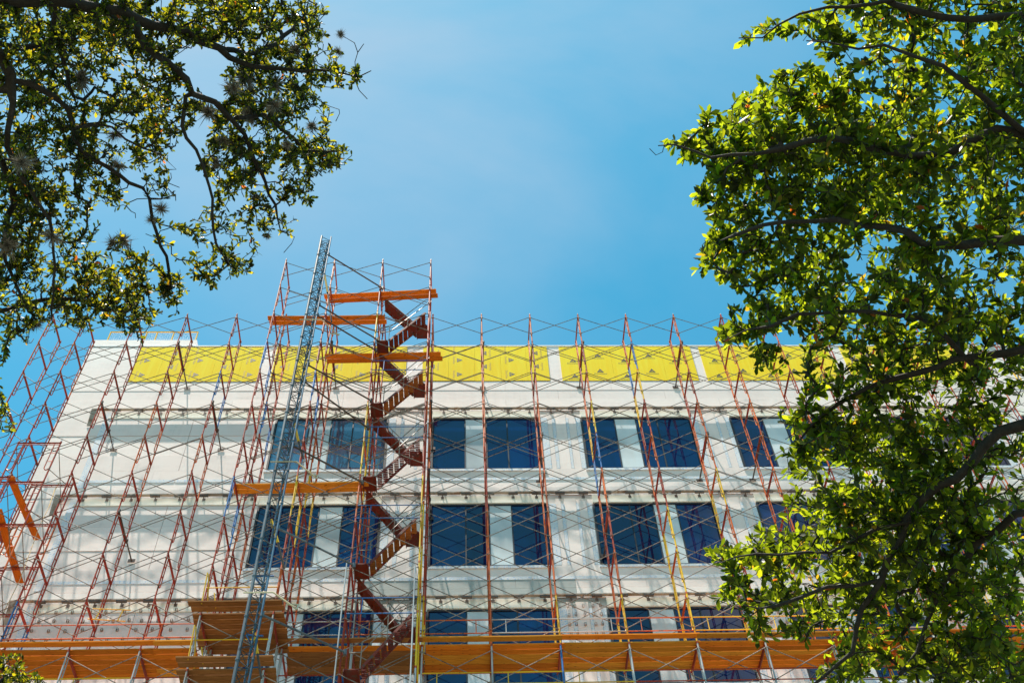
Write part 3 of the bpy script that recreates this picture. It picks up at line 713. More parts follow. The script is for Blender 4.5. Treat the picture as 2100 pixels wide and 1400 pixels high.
def yplank(label, x, ya, yb, z, w, n, mat, dx=0.0):
    d = empty('plank_walkway', (x, (ya+yb)/2, z), label, 'planks', 'planks laid in depth on the corner scaffold')
    for i in range(n):
        ang = math.pi/2-math.atan2(dx, yb-ya)
        p = plank(d, -(yb-ya)/2, (yb-ya)/2, 0, w, 0, mat, sag=0.01)
        p.location = Vector((x+i*(w+0.012), (ya+yb)/2, z))-Vector(d.location); p.rotation_euler = (0, 0, ang)
yplank('upper orange plank running towards the wall on the left corner scaffold', -15.62, 26.85, 30.0, zk(6)+0.08, 0.26, 1, M['wood1'], dx=0.25)
yplank('lower orange plank running towards the wall on the left corner scaffold, beside the sky', -15.42, 26.4, 30.0, zk(7)+0.08, 0.26, 1, M['wood1'], dx=-0.1)
yplank('orange plank on the corner scaffold at the lower left edge of the picture', -15.35, 25.3, 28.7, zk(8)+0.08, 0.26, 1, M['wood2'])
yplank('darker orange plank lowest on the corner scaffold beside the left edge', -15.1, 25.0, 28.0, zk(9)+0.1, 0.26, 1, M['wood1'])
# rope hanging down the corner scaffold
rp = MB(); pts_ = [onY(100, 1040, 29.9), onY(82, 1075, 29.5), onY(66, 1120, 29.2), onY(40, 1190, 28.8), onY(5, 1260, 28.6), onY(-30, 1330, 28.6)]
rp.path(pts_, 0.013, n=5); rp.path([onY(100, 1040, 29.9), onY(112, 1005, 30.2), onY(121, 990, 30.3)], 0.02, n=5)
tag(rp.build('rope', M['rope']), 'tan rope slung down through the corner scaffold at the left', 'rope')
co = MB(); cc = onY(224, 912, YO+FW+0.05); prev = None
for i in range(25):
    a = 2*math.pi*i/24*1.0; p = Vector(cc)+Vector((0.10*math.cos(a), 0.02*math.sin(2*a), 0.42*math.sin(a)))
    if prev is not None: co.tube(prev, p, 0.012, n=4); co.tube(prev+Vector((0.04, 0.02, -0.03)), p+Vector((0.04, 0.02, -0.03)), 0.012, n=4)
    prev = p
tag(co.build('cable_coil', M['steel']), 'grey cable coil hanging on a scaffold frame left of the windows', 'cable')

# ------------------------------------------------------------------ hoist mast
HM = empty('hoist_mast', (-5.85, 24.85, GZ), 'blue-grey triangular lattice mast rising in front of the scaffold above every platform', 'lattice mast')
SEC = 1.52
def mast_section():
    c = [(-0.20, 0, 0.050, 0), (0.22, 0, 0.033, 1), (0.02, 0.36, 0.03, 1)]
    f = MB()
    for (x, y, r, mi) in c: f.tube((x, y, 0), (x, y, SEC-0.004), r, n=8, mi=mi)
    f.tube((-0.20, 0.10, 0), (-0.20, 0.10, SEC-0.004), 0.02, n=5, mi=0)
    pr = [(0, 1), (1, 2), (2, 0)]
    n = 4; h = SEC/n
    for a, b_ in pr:
        for i in range(n):
            z0_ = i*h+0.02
            pa, pb = c[a], c[b_]
            if i % 2: pa, pb = pb, pa
            f.tube((pa[0], pa[1], z0_), (pb[0], pb[1], z0_+h*0.96), 0.0155, n=4, mi=2)
            f.tube((pa[0], pa[1], z0_), (pb[0], pb[1], z0_), 0.012, n=4, mi=2)
    for (x, y, r, mi) in c: f.tube((x, y, -0.02), (x, y, 0.03), r+0.014, n=8, mi=0)
    return f.mesh('mast_section', [M['maststeel'], M['mastblue'], M['lattice']])
MS = mast_section(); z = 42.35-SEC
while z > GZ+SEC*0.5:
    link('mast_section', MS, HM, (-5.84, 24.78, z)); z -= SEC
MB().box((-6.3, 24.4, GZ), (-5.4, 25.4, z+SEC)).build('mast_base', M['dark'], HM)
MB().tube((-6.04, 24.78, 42.30), (-6.04, 24.78, 42.42), 0.045, n=8).build('chord_end', M['maststeel'], HM)
for (z, zz) in ((41.19, 41.19), (37.28, 37.28), (36.55, 36.5), (33.24, 33.24), (32.2, 31.6), (28.64, 28.64), (24.75, 24.75), (21.3, 21.3)):
    MB().tube((-5.66, 25.0, z), (-3.38, 26.72, zz), 0.034, n=6).tube((-3.38, 26.72, zz-0.09), (-3.38, 26.72, zz+0.09), 0.055).tube((-5.64, 24.98, z-0.08), (-5.64, 24.98, z+0.08), 0.06).build('mast_tie', M['dark' if z > 25 else 'maststeel'], HM)
for (x_, y_) in ((655, 655), (588, 946), (530, 1214)):
    q = onY(x_, y_, 24.55); z = float(q[2]); c_ = MB()
    c_.path([(-6.2, 24.55, z), (-5.35, 24.55, z), (-5.0, 25.0, z+0.02), (-4.75, 25.35, z+0.05), (-4.75, 25.5, z+0.35), (-5.1, 25.5, z+0.37)], 0.024, n=5); c_.build('guide_bracket', M['cream'], HM)
for (a_, b_, c2_) in (((603, 865), (612, 905), (622, 940)), ((556, 1065), (570, 1112), (583, 1165)), ((665, 560), (672, 600), (680, 660)), ((520, 1290), (528, 1340), (536, 1390))):
    MB().tube(onY(*a_, 25.4), onY(*b_, 25.5), 0.045, n=6).build('strut', M['yellow'], HM)
    MB().tube(onY(*b_, 25.5), onY(*c2_, 25.6), 0.034, n=6).build('strut', M['dark'], HM)

# ------------------------------------------------------------------ trees
def smooth_path(P, step=0.12, jit=0.02):
    P = np.asarray(P, float); out = [P[0]]
    for i in range(len(P)-1):
        p0 = P[max(i-1, 0)]; p1 = P[i]; p2 = P[i+1]; p3 = P[min(i+2, len(P)-1)]
        n = max(1, int(np.linalg.norm(p2-p1)/step))
        for t in np.linspace(0, 1, n+1)[1:]:
            q = 0.5*((2*p1)+(-p0+p2)*t+(2*p0-5*p1+4*p2-p3)*t*t+(-p0+3*p1-3*p2+p3)*t**3); out.append(q+rng.normal(0, jit, 3))
    return np.array(out)
def rings(P, D, Rr, n):
    ref = np.array([0.35, 0.9, 0.2]); u = np.cross(D, ref); ln = np.linalg.norm(u, axis=1, keepdims=True)
    u = u/np.maximum(ln, 1e-6); w = np.cross(D, u)
    a = np.arange(n)*2*math.pi/n
    return P[:, None, :]+Rr[:, None, None]*(np.cos(a)[None, :, None]*u[:, None, :]+np.sin(a)[None, :, None]*w[:, None, :])

LEAF2 = np.array([[0, 0, 0], [0.34, 0.34, 0.07], [0.48, 0.70, 0.06], [0.0, 1.0, -0.04], [-0.48, 0.70, 0.06], [-0.34, 0.34, 0.07]])  # x width, y length, z cup
def leaf_arrays(pos, d, nrm, length, width):
    d = d/np.linalg.norm(d, axis=1, keepdims=True); s = np.cross(d, nrm); s /= np.maximum(np.linalg.norm(s, axis=1, keepdims=True), 1e-6); nn = np.cross(s, d)
    L = LEAF2
    V = pos[:, None, :]+s[:, None, :]*(L[None, :, 0:1]*width[:, None, None])+d[:, None, :]*(L[None, :, 1:2]*length[:, None, None])+nn[:, None, :]*(L[None, :, 2:3]*width[:, None, None])
    return V
def tree(name, label, limbs, clusters, mat, trunk, leaf_len, nper, twig=0.30, targets_scale=1.0, group=None, extra_bare=(), droop=0.0, spread=1.0, seedn=1, nleafobj=290, clump=(-0.3, 0.8), bare_frac=0.05, tipr=0.0026):
    global rng
    rng = np.random.default_rng(seedn)
    T = empty(name, tuple(trunk[0]), label, 'tree', group)
    pos = np.zeros((260000, 3)); par = np.full(260000, -1); lim = np.full(260000, -1); minr = np.zeros(260000); n = 0
    def add(path, parent, li, r0=0, r1=0):
        nonlocal n
        ids = []
        for i, p in enumerate(path):
            pos[n] = p; par[n] = parent; lim[n] = li; t = i/max(1, len(path)-1); minr[n] = r0+(r1-r0)*t; parent = n; ids.append(n); n += 1
        return ids
    tp = smooth_path(trunk, 0.2, 0.012); add(tp, -1, 0, trunk_r[0], trunk_r[1])
    for li, (pts, r0, r1, bare) in enumerate(limbs):
        P = smooth_path([np.array(q) for q in pts], 0.10, 0.010)
        d = np.linalg.norm(pos[:n]-P[0], axis=1); pa = int(np.argmin(d))
        con = smooth_path([pos[pa], P[0]], 0.15, 0.01) if d[pa] > 0.12 else None
        if con is not None and len(con) > 2: pa = add(con[1:-1], pa, li+1, max(r0, minr[pa]*0.75) if d[pa] > 1.2 else r0, r0)[-1]
        add(P, pa, li+1, r0, r1)
    # targets
    tg = []; lf = []
    for (cx, cy, rx, ry, cnt, Ra, Rb) in clusters:
        c = int(cnt*targets_scale); a = rng.uniform(0, 2*math.pi, c); q = np.sqrt(rng.uniform(0, 1, c))
        for x, y, R in zip(cx+rx*q*np.cos(a), cy+ry*q*np.sin(a), rng.uniform(Ra, Rb, c)):
            p = atR(x, y, R); v = p/0.62      # clumps and hollows inside the crown
            nz_ = math.sin(v[0]*2.9+1.7*math.sin(v[1]*1.3+seedn))+math.sin(v[1]*3.1+1.5*math.sin(v[2]*1.7))+math.sin(v[2]*2.7+1.6*math.sin(v[0]*1.9+2.0))
            if nz_ < clump[0] and rng.random() < clump[1]: continue
            tg.append(p); lf.append(0 if rng.random() < bare_frac else 1)
    for (x, y, R) in extra_bare: tg.append(atR(x, y, R)); lf.append(0)
    tg = np.array(tg); lf = np.array(lf)
    d0 = np.array([np.min(np.linalg.norm(pos[:n:3]-t, axis=1)) for t in tg]); order = np.argsort(d0)
    tips = []
    for ti in order:
        t = tg[ti]; dd = np.linalg.norm(pos[:n]-t, axis=1); pa = int(np.argmin(dd)); L = dd[pa]
        if L < 0.05: continue
        p0 = pos[pa]; pd = p0-pos[par[pa]] if par[pa] >= 0 else np.array([0, 0, 1.0]); pd = pd/max(1e-6, np.linalg.norm(pd))
        c1 = p0+pd*L*0.30+rng.normal(0, 0.06*L+0.01, 3); c2 = t+(p0-t)*0.30+rng.normal(0, 0.05*L+0.01, 3)+np.array([0, 0, 0.12*L*(1 if droop <= 0 else 1)])
        m_ = max(2, int(L/0.075)); ts = np.linspace(0, 1, m_+1)[1:, None]
        path = (1-ts)**3*p0+3*(1-ts)**2*ts*c1+3*(1-ts)*ts**2*c2+ts**3*t+rng.normal(0, 0.006, (m_, 3))
        ids = add(path, pa, -1); tips.append((ids, lf[ti]))
    P = pos[:n]; pr = par[:n]
    rr = np.zeros(n); ex = 3.0; main = np.full(n, -1); best = np.zeros(n)
    for i in range(n-1, -1, -1):
        rr[i] = max(rr[i]**(1/ex) if rr[i] > 0 else tipr, minr[i]) if rr[i] > 0 else max(tipr, minr[i])
        q = pr[i]
        if q >= 0:
            rr[q] += (min(rr[i], 0.02 if lim[i] < 0 else rr[i]))**ex
            sc_ = rr[i]+(10 if (lim[q] >= 0 and lim[i] == lim[q]) else 0)
            if sc_ > best[q]: best[q] = sc_; main[q] = i
    ok = pr >= 0
    D = np.zeros((n, 3)); D[ok] = P[ok]-P[pr[ok]]; D[~ok] = (0, 0, 1); D /= np.maximum(np.linalg.norm(D, axis=1, keepdims=True), 1e-6)
    D2 = D.copy(); hm = main >= 0; D2[hm] = D[hm]+D[main[hm]]; D2 /= np.maximum(np.linalg.norm(D2, axis=1, keepdims=True), 1e-6)
    def tubes(idx, ns):
        """frusta from parent to node"""
        idx = np.array(idx); pa = pr[idx]; ism = main[pa] == idx
        ds = np.where(ism[:, None], D2[pa], D[idx]); rs = np.where(ism, rr[pa], np.minimum(rr[idx]*1.25, rr[pa]))
        ra = rings(P[pa], ds, rs, ns); rb = rings(P[idx], D2[idx], rr[idx], ns)
        V = np.concatenate([ra, rb], 1).reshape(-1, 3); k = len(idx); b = (np.arange(k)*2*ns)[:, None]; i = np.arange(ns); j = (i+1) % ns
        F = np.stack([b+i, b+j, b+ns+j, b+ns+i], -1).reshape(-1, 4); return V, F
    w = Vector(T.location)
    def put(nm, V, F, kind=None, mt=M['bark'], attr=None, smooth=True):
        me = npmesh(nm, V-np.array(w), [F], mt, smooth, attr); o = bpy.data.objects.new(nm, me); C.objects.link(o); o.parent = T
        if kind: o['kind'] = kind
        return o
    ids_all = np.arange(n)[ok]
    for li in range(0, len(limbs)+1):
        ids = ids_all[lim[ids_all] == li]
        if len(ids): V, F = tubes(ids, 10 if li == 0 else 8); put('trunk' if li == 0 else 'limb', V, F)
    ids = ids_all[lim[ids_all] < 0]
    V1, F1 = tubes(ids, 4); put('twigs', V1, F1, 'stuff')
    # leaves
    LP, LD, LN = [], [], []
    for ids, fl in tips:
        if not fl: continue
        chain = list(ids); Lc = np.linalg.norm(np.diff(P[ids], axis=0), axis=1).sum(); q_ = pr[ids[0]]
        while q_ >= 0 and lim[q_] < 0 and Lc < twig*1.3:
            Lc += np.linalg.norm(P[q_]-P[chain[0]]); chain.insert(0, q_); q_ = pr[q_]
        pts = P[chain]; seg = np.linalg.norm(np.diff(pts, axis=0), axis=1); tot = seg.sum()
        cum = np.concatenate([[0], np.cumsum(seg)]); c = rng.poisson(nper) if nper > 3 else nper
        if tot < 1e-3: continue
        back = np.minimum(tot, twig*rng.uniform(0.5, 1.4)); s = tot-back*rng.uniform(0, 1, c)
        k = np.clip(np.searchsorted(cum, s)-1, 0, len(pts)-2); f = ((s-cum[k])/np.maximum(seg[k], 1e-6))[:, None]
        q = pts[k]*(1-f)+pts[k+1]*f; ax = pts[k+1]-pts[k]; ax /= np.maximum(np.linalg.norm(ax, axis=1, keepdims=True), 1e-6)
        rnd = rng.normal(0, 1, (c, 3)); rad = rnd-(rnd*ax).sum(1, keepdims=True)*ax; rad /= np.maximum(np.linalg.norm(rad, axis=1, keepdims=True), 1e-6)
        LP.append(q); LD.append(ax*rng.uniform(0.3, 1.0, (c, 1))+rad*spread*rng.uniform(0.6, 1.1, (c, 1))+np.array([0, 0, 0.15])); LN.append(rad*(-0.35)+ax*0.5+np.array([0, 0, 0.9])+rng.normal(0, 0.45, (c, 3)))
    LP = np.concatenate(LP); LD = np.concatenate(LD); LN = np.concatenate(LN); k = len(LP)
    ln = leaf_len*np.clip(rng.normal(1, 0.24, k), 0.5, 1.6); wd = ln*rng.uniform(0.34, 0.46, k)
    hue = np.clip(rng.beta(1.35, 1.45, k)*0.92, 0, 0.93); odd = rng.uniform(0, 1, k); hue[odd < 0.018] = 0.96; hue[odd < 0.004] = 1.0
    LN /= np.linalg.norm(LN, axis=1, keepdims=True)
    V = leaf_arrays(LP, LD, LN, ln, wd)
    # the leaves that show largest become objects of their own
    dist = LP@fwd; vx = 1050+FPX*(LP@RT)/dist; vy = 700-FPX*(LP@UP)/dist
    inside = (vx > 5) & (vx < 2095) & (vy > 5) & (vy < 1395); score = ln/dist*inside
    pick = np.argsort(-score)[:nleafobj]; keep = np.ones(k, bool); keep[pick] = False
    Vk = V[keep].reshape(-1, 3); m_ = keep.sum(); b = (np.arange(m_)*6)[:, None]
    F = np.stack([b+np.array([0, 1, 2, 3]), b+np.array([0, 3, 4, 5])], 1).reshape(-1, 4)
    put('foliage', Vk, F, 'stuff', mat, np.repeat(hue[keep], 2), smooth=False)
    base = []
    for h in (0.2, 0.35, 0.5, 0.65, 0.8):
        vv = LEAF2*np.array([0.5, 1, 0.5]); me = npmesh('leaf', vv, [np.array([[0, 1, 2, 3], [0, 3, 4, 5]])], mat, False, [h, h]); base.append(me)
    for i in pick:
        d = LD[i]/np.linalg.norm(LD[i]); s = np.cross(d, LN[i]); s /= np.linalg.norm(s); nn = np.cross(s, d)
        o = bpy.data.objects.new('leaf', base[int(min(4, hue[i]/0.2))]); C.objects.link(o); o.parent = T
        sc_ = ln[i]; R = Matrix(((s[0]*sc_, d[0]*sc_, nn[0]*sc_, LP[i][0]-w.x), (s[1]*sc_, d[1]*sc_, nn[1]*sc_, LP[i][1]-w.y), (s[2]*sc_, d[2]*sc_, nn[2]*sc_, LP[i][2]-w.z), (0, 0, 0, 1)))
        o.matrix_local = R
    print(name, 'trunk top px', visible_px(trunk[-1]), 'nodes', n, 'leaves', k)
    return T, P, rr

def L_(pts): return [atR(x, y, R) for (x, y, R) in pts]
# ---- left oak
trunk_r = (0.34, 0.24)
limbsL = [
 (L_([(-260, -40, 8.6), (-60, -14, 8.9), (38, 0, 9.0), (133, 4, 9.0), (213, 19, 9.1), (282, 42, 9.2), (335, 57, 9.3), (381, 69, 9.4), (450, 99, 9.5), (495, 133, 9.6), (571, 141, 9.7), (648, 145, 9.8), (700, 150, 9.8), (735, 158, 9.9), (762, 150, 9.9)]), 0.070, 0.004, 0),
 (L_([(278, 40, 9.2), (293, 88, 9.1), (320, 114, 9.1), (362, 141, 9.2), (385, 164, 9.2), (396, 194, 9.2), (438, 213, 9.3), (469, 244, 9.4), (505, 285, 9.5), (535, 350, 9.6), (560, 420, 9.7), (575, 470, 9.8), (605, 490, 9.8)]), 0.034, 0.003, 0),
 (L_([(381, 198, 9.2), (373, 236, 9.1), (385, 282, 9.0), (415, 339, 9.0), (430, 381, 9.0), (434, 438, 9.0), (442, 500, 9.1), (470, 540, 9.1)]), 0.018, 0.003, 0),
 (L_([(-200, -30, 8.7), (-60, 40, 8.8), (0, 114, 9.0), (19, 152, 9.0), (23, 213, 9.0), (15, 267, 9.0), (27, 328, 9.1), (53, 366, 9.1), (76, 415, 9.2), (103, 450, 9.2), (110, 520, 9.3), (108, 600, 9.4), (100, 660, 9.4)]), 0.038, 0.004, 0),
 (L_([(19, 164, 9.0), (69, 171, 9.0), (114, 194, 9.1), (141, 221, 9.1), (149, 259, 9.1), (171, 309, 9.2), (213, 339, 9.3), (267, 373, 9.3), (305, 404, 9.4), (316, 476, 9.5), (343, 526, 9.6), (350, 590, 9.6)]), 0.028, 0.003, 0),
 (L_([(114, 8, 9.0), (110, 57, 9.2), (126, 99, 9.4), (133, 152, 9.6), (150, 200, 9.8)]), 0.016, 0.004, 0),
 (L_([(-150, 180, 9.3), (-40, 280, 9.4), (4, 328, 9.5), (19, 373, 9.5), (27, 420, 9.6), (10, 480, 9.6), (20, 560, 9.7), (60, 640, 9.8)]), 0.03, 0.004, 0),
 (L_([(-160, 60, 9.8), (0, 88, 9.9), (38, 99, 9.9), (95, 84, 10.0), (160, 82, 10.1)]), 0.024, 0.005, 0),
 (L_([(430, 90, 9.5), (500, 110, 9.8), (560, 90, 10.1), (610, 50, 10.3)]), 0.018, 0.003, 0),
 (L_([(470, 245, 9.4), (540, 240, 9.6), (600, 280, 9.7), (630, 310, 9.8), (700, 310, 9.8)]), 0.016, 0.003, 0),
 (L_([(150, 260, 9.1), (200, 250, 9.2), (260, 285, 9.2), (330, 315, 9.3), (360, 345, 9.3)]), 0.014, 0.003, 0),
 (L_([(-130, 500, 9.6), (-40, 600, 9.7), (5, 640, 9.8), (60, 620, 9.9), (150, 610, 9.9), (230, 640, 9.9)]), 0.02, 0.003, 0),
]
clL = [ (100, 40, 190, 90, 190, 8.8, 11.2), (330, 30, 190, 75, 210, 9.0, 11.4), (560, 40, 115, 75, 120, 9.2, 11.2), (190, 150, 190, 90, 170, 8.9, 11), (20, 200, 90, 160, 90, 8.8, 10.8),
 (330, 215, 90, 60, 62, 9.0, 10.6), (250, 280, 120, 75, 85, 9.0, 10.6), (110, 320, 100, 90, 70, 9.0, 10.5), (560, 170, 100, 70, 95, 9.3, 11), (640, 110, 55, 55, 26, 9.5, 10.8), (690, 160, 60, 22, 14, 9.6, 10.2),
 (520, 260, 90, 70, 80, 9.2, 10.6), (620, 250, 60, 60, 42, 9.4, 10.6), (650, 320, 75, 38, 46, 9.5, 10.5), (560, 350, 80, 60, 62, 9.3, 10.4), (470, 330, 60, 70, 40, 9.1, 10.2), (620, 390, 30, 30, 14, 9.5, 10.3),
 (560, 440, 60, 45, 20, 9.5, 10.1), (440, 470, 50, 50, 24, 9.0, 9.8), (440, 540, 55, 45, 26, 9.0, 9.8), (500, 520, 40, 40, 14, 9.1, 9.8), (20, 420, 80, 90, 60, 9.2, 10.4), (60, 560, 80, 80, 62, 9.3, 10.4), (130, 500, 60, 70, 26, 9.2, 10), (230, 440, 50, 70, 16, 9.3, 9.9),
 (230, 590, 80, 50, 42, 9.4, 10.3), (270, 650, 45, 32, 20, 9.5, 10.2), (350, 590, 28, 30, 12, 9.5, 9.9), (30, 660, 60, 50, 34, 9.5, 10.4), (150, 640, 80, 40, 36, 9.5, 10.4), (0, 740, 15, 30, 5, 9.6, 10), (-120, 300, 120, 420, 120, 8.8, 11.5), (200, -90, 520, 70, 160, 9, 11.5),
 (0, 860, 26, 40, 7, 9.5, 9.9), (340, 480, 40, 40, 6, 9.4, 9.8), (330, 380, 40, 30, 6, 9.2, 9.8), (290, 690, 10, 15, 3, 9.6, 9.9), (90, 480, 110, 90, 50, 9.2, 10.4), (250, 540, 80, 55, 22, 9.3, 10), (180, 390, 80, 60, 26, 9.2, 10.2), (300, 600, 90, 60, 22, 9.4, 10.0), (500, 430, 60, 40, 12, 9.3, 9.9)]
bareL = [(752, 203, 9.9), (700, 72, 9.9), (745, 90, 9.9), (690, 250, 9.8), (697, 225, 9.8), (580, 520, 9.8), (605, 495, 9.8), (344, 385, 9.3), (330, 430, 9.3), (350, 520, 9.5), (300, 480, 9.4), (360, 410, 9.3), (240, 400, 9.3), (180, 470, 9.3), (160, 560, 9.4), (420, 430, 9.1), (520, 470, 9.5), (60, 700, 9.8), (150, 600, 9.5), (270, 530, 9.5), (640, 270, 9.8), (505, 560, 9.3)]
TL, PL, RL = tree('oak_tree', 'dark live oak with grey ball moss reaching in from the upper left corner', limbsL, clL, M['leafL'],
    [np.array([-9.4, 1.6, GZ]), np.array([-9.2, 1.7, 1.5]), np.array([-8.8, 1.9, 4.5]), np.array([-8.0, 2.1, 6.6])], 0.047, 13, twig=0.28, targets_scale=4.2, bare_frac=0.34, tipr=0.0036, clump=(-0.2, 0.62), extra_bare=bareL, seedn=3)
# ---- right oak
trunk_r = (0.30, 0.2)
limbsR_ = [
 (L_([(2500, 60, 7.4), (2250, 50, 7.3), (2100, 38, 7.2), (1990, 38, 7.2), (1900, 28, 7.2), (1830, 8, 7.2), (1760, -20, 7.2)]), 0.055, 0.006, 0),
 (L_([(2420, 360, 7.3), (2250, 300, 7.2), (2100, 270, 7.1), (2010, 283, 7.0), (1950, 310, 7.0), (1865, 318, 7.0), (1790, 298, 7.0), (1700, 287, 7.0), (1600, 300, 7.0), (1500, 320, 7.0), (1420, 305, 7.0), (1345, 305, 7.0)]), 0.042, 0.003, 0),
 (L_([(2420, 480, 7.0), (2250, 500, 6.9), (2100, 490, 6.8), (1980, 503, 6.8), (1900, 512, 6.8), (1860, 470, 6.8), (1760, 460, 6.9), (1640, 452, 6.9), (1560, 462, 6.9), (1480, 500, 7.0)]), 0.046, 0.003, 0),
 (L_([(2420, 680, 7.2), (2200, 700, 7.1), (2060, 722, 7.1), (1960, 738, 7.1), (1880, 760, 7.1), (1780, 795, 7.1), (1720, 830, 7.1), (1640, 900, 7.1)]), 0.036, 0.003, 0),
 (L_([(2430, 840, 7.3), (2250, 850, 7.2), (2100, 870, 7.1), (2020, 915, 7.1), (1960, 975, 7.1), (1895, 1020, 7.1), (1845, 1105, 7.1), (1805, 1185, 7.1), (1770, 1250, 7.1), (1745, 1330, 7.1), (1690, 1390, 7.1), (1600, 1450, 7.1)]), 0.052, 0.006, 0),
 (L_([(1870, 1070, 7.1), (1800, 1080, 7.0), (1700, 1130, 7.0), (1600, 1135, 7.0), (1480, 1150, 7.0)]), 0.014, 0.003, 0),
 (L_([(1990, 745, 7.1), (1900, 660, 7.0), (1780, 640, 6.9), (1640, 650, 6.9), (1530, 680, 6.9), (1480, 700, 6.9)]), 0.020, 0.003, 0),
 (L_([(2100, 270, 7.1), (1980, 170, 7.0), (1880, 110, 7.0), (1760, 100, 7.0), (1650, 90, 7.0)]), 0.022, 0.003, 0),
 (L_([(2350, 1020, 7.4), (2150, 1040, 7.3), (2040, 1090, 7.3), (1950, 1180, 7.3), (1900, 1280, 7.3), (1860, 1380, 7.3)]), 0.03, 0.005, 0),
 (L_([(1800, 1190, 7.1), (1700, 1210, 7.0), (1600, 1240, 7.0), (1520, 1240, 7.0)]), 0.012, 0.003, 0),
 (L_([(1830, 0, 7.2), (1740, 10, 7.0), (1640, 30, 6.9), (1560, 70, 6.9), (1512, 78, 6.9)]), 0.014, 0.003, 0),
]
limbsR = [([q*(0.90-0.0*i) for i, q in enumerate(P_)], a_*0.85, b_, c_) for (P_, a_, b_, c_) in limbsR_]
clR = [ (1960, 60, 210, 110, 150, 6.2, 8.4), (1780, 40, 110, 60, 50, 6.4, 7.8), (1680, 60, 50, 40, 12, 6.6, 7.2), (1580, 60, 34, 22, 8, 6.7, 7.1), (1530, 82, 14, 12, 4, 6.8, 7.0),
 (1980, 210, 190, 110, 150, 6.2, 8.4), (1800, 200, 110, 70, 64, 6.4, 7.8), (1700, 180, 70, 50, 34, 6.5, 7.6), (1640, 170, 45, 40, 14, 6.6, 7.3), (1720, 100, 40, 30, 8, 6.6, 7.2),
 (1600, 250, 110, 80, 80, 6.3, 7.8), (1480, 300, 75, 48, 32, 6.6, 7.5), (1395, 310, 42, 26, 11, 6.8, 7.2), (1460, 240, 20, 20, 5, 6.7, 7.2), (1560, 350, 100, 70, 64, 6.4, 7.8), (1500, 400, 60, 50, 26, 6.5, 7.5), (1440, 405, 20, 10, 4, 6.8, 7.1),
 (1750, 350, 150, 110, 150, 6.1, 8.2), (1960, 390, 200, 130, 190, 6.0, 8.6), (1640, 470, 130, 90, 92, 6.3, 8.0), (1500, 480, 60, 50, 22, 6.5, 7.5), (1450, 530, 26, 30, 9, 6.7, 7.2), (1530, 540, 70, 50, 32, 6.5, 7.5),
 (1780, 560, 170, 110, 140, 6.0, 8.2), (1980, 580, 180, 120, 150, 6.0, 8.4), (1640, 610, 100, 60, 52, 6.3, 7.7), (1560, 650, 60, 40, 16, 6.6, 7.3), (1500, 690, 30, 18, 7, 6.7, 7.1), (1580, 740, 34, 30, 8, 6.6, 7.1),
 (1760, 730, 120, 90, 76, 6.2, 7.8), (1960, 760, 180, 120, 130, 6.1, 8.4), (1700, 860, 100, 80, 84, 6.2, 7.7), (1640, 940, 46, 60, 26, 6.4, 7.3), (1800, 960, 150, 100, 130, 6.1, 8.0), (1980, 950, 170, 120, 130, 6.2, 8.4),
 (1690, 1050, 80, 60, 52, 6.3, 7.5), (1590, 1130, 80, 45, 40, 6.4, 7.4), (1500, 1140, 50, 22, 12, 6.7, 7.2), (1800, 1120, 130, 90, 110, 6.2, 8.0), (1980, 1130, 160, 100, 120, 6.3, 8.4), (1560, 1220, 80, 40, 24, 6.5, 7.3), (1480, 1230, 14, 10, 3, 6.8, 7.0), (1640, 1210, 60, 50, 26, 6.4, 7.4),
 (1740, 1230, 90, 70, 56, 6.3, 7.7), (1940, 1270, 180, 90, 130, 6.4, 8.4), (1640, 1295, 34, 24, 9, 6.6, 7.1), (1820, 1350, 130, 60, 80, 6.5, 8.0), (2020, 1370, 150, 60, 90, 6.5, 8.4), (1720, 1380, 60, 30, 12, 6.6, 7.4),
 (2250, 500, 130, 600, 260, 6.4, 8.8), (1950, -80, 300, 60, 110, 6.5, 8.5), (1950, 1470, 260, 50, 70, 6.6, 8.4), (1560, 1290, 30, 20, 5, 6.6, 7.1)]
bareR = [(1400, 340, 7.0), (1555, 455, 6.9), (1480, 500, 6.9), (1330, 305, 7.0)]
TR, PR, RR = tree('oak_tree', 'bright leafy live oak filling the right side of the picture in front of the facade', limbsR, clR, M['leafR'],
    [np.array([5.6, 1.9, GZ]), np.array([5.5, 2.0, 0.5]), np.array([5.2, 2.2, 2.8]), np.array([4.7, 2.4, 5.2])], 0.058, 8.5, twig=0.30, targets_scale=4.0, clump=(-0.2, 0.75), bare_frac=0.08, extra_bare=bareR, seedn=5)
# ---- small crown at the lower left corner
trunk_r = (0.14, 0.06)
tp_ = atR(-20, 1460, 13.5)
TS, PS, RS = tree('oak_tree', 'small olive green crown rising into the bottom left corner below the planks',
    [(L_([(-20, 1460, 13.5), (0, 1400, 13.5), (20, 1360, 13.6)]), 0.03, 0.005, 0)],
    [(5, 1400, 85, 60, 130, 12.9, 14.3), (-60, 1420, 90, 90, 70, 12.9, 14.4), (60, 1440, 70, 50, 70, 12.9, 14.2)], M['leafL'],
    [np.array([tp_[0]-0.3, tp_[1], GZ]), np.array([tp_[0]-0.2, tp_[1], 3.0]), np.array([tp_[0], tp_[1], tp_[2]])], 0.046, 24, twig=0.30, seedn=9, nleafobj=60)

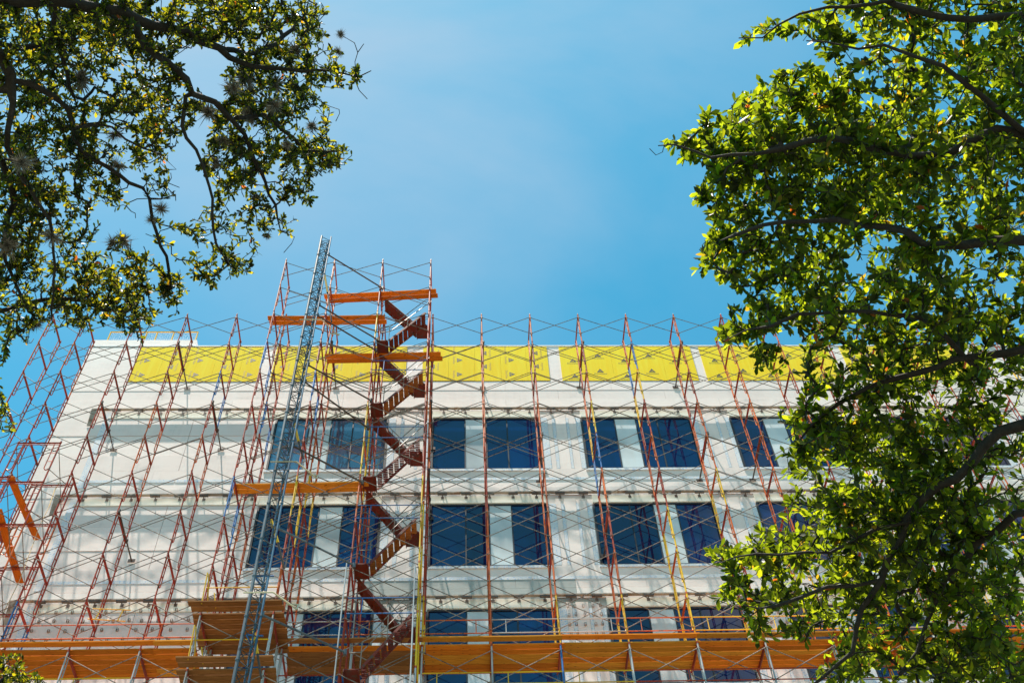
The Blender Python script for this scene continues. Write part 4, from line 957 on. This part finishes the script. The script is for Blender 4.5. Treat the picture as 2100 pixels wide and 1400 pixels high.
# ------------------------------------------------------------------ ball moss on the left oak
def moss_mesh(seed):
    r_ = random.Random(seed); f = MB()
    for i in range(210):
        v = Vector((r_.gauss(0, 1), r_.gauss(0, 1), r_.gauss(0, 1))).normalized(); L = r_.uniform(0.6, 1.15)
        b = Vector((r_.gauss(0, 1), r_.gauss(0, 1), r_.gauss(0, 1)))*0.22; m_ = v*L*0.55+b*0.4; e = v*L+b
        s = v.cross(Vector((r_.random(), r_.random(), 1))).normalized()*0.045
        n = len(f.v); f.v += [tuple(-s), tuple(s), tuple(m_+s*0.8), tuple(m_-s*0.8), tuple(e)]
        f.f += [(n, n+1, n+2, n+3), (n+3, n+2, n+4)]; f.m += [0, 0]
    return f.mesh('ball_moss', M['moss'])
MO = [moss_mesh(s) for s in range(4)]
mossy = [((565, 182, 0.105), 'largest grey ball moss, sunlit, on the outer branches of the left oak'), ((498, 160, 0.10), 'brownish ball moss where two branches part, left of the largest one'), ((515, 190, 0.085), 'ball moss just right of the brownish clump at the limb junction, left oak'), ((480, 185, 0.08), 'ball moss between the limb junction and the sunlit clump, upper left oak'),
 ((605, 105, 0.075), 'ball moss clump just below the upper right twigs of the left oak'), ((695, 82, 0.04), 'small ball moss at the far right twig tip of the left oak'), ((700, 105, 0.045), 'ball moss just under the small tip tuft at the far right of the left oak'), ((640, 258, 0.055), 'spiky ball moss hanging alone against the sky near the right edge of the oak'),
 ((510, 240, 0.09), 'ball moss below the brownish clump, where the limb forks downward'), ((430, 240, 0.08), 'ball moss beside the bend of the thick sloping limb of the left oak'), ((165, 170, 0.11), 'dark ball moss in the upper left mass of leaves'), ((232, 282, 0.07), 'pale ball moss on the sloping limb left of the sky gap'), ((245, 347, 0.07), 'dark ball moss at the bend of the middle limb'), ((437, 335, 0.065), 'ball moss above the open sky between the hanging twigs'),
 ((337, 423, 0.06), 'ball moss low in the open gap between the hanging branches'), ((527, 405, 0.05), 'ball moss on the drooping outer twigs, right of the open sky gap'), ((548, 500, 0.035), 'tiny ball moss on the bare twig above the mast'), ((48, 335, 0.08), 'higher of two ball moss tufts near the left picture edge'), ((75, 345, 0.08), 'lower of two ball moss tufts near the left picture edge'), ((45, 430, 0.11), 'dark ball moss at the left edge level with the gap under the sloping limb'), ((103, 487, 0.09), 'ball moss on the hanging limb just in from the left edge'), ((260, 490, 0.07), 'ball moss on the thin hanging twigs left of centre of the oak\'s lower half'),
 ((225, 505, 0.06), 'ball moss on the lowest hanging sprays, right of the hanging limb'), ((75, 668, 0.065), 'round ball moss hanging at the lower left over the scaffold top'), ((560, 215, 0.08), 'ball moss below the large sunlit clump on the outer branches'), ((460, 290, 0.06), 'ball moss on the inner side of the drooping outer branch'), ((310, 455, 0.05), 'ball moss in the open gap low between the hanging twigs'), ((20, 500, 0.09), 'ball moss at the very left edge low in the oak'), ((590, 300, 0.05), 'ball moss near the outer edge of the oak right of the sky gap')]
dL = PL@fwd; LX = 1050+FPX*(PL@RT)/dL; LY = 700-FPX*(PL@UP)/dL
for i, ((x, y, r), lab) in enumerate(mossy):
    dd = (LX-x)**2+(LY-y)**2; k = int(np.argmin(dd+np.linalg.norm(PL, axis=1)*18)); p = PL[k]
    o = bpy.data.objects.new('ball_moss', MO[i % 4]); C.objects.link(o); o.location = p-fwd*0.02; r *= 1.2; o.scale = (r, r, r); o.rotation_euler = (i*1.3, i*0.7, i*2.1)
    tag(o, lab or 'grey ball moss tuft clinging to an inner branch of the left oak', 'ball moss', 'ball moss tufts on the left oak')
    bpy.context.view_layer.update() if i == 0 else None
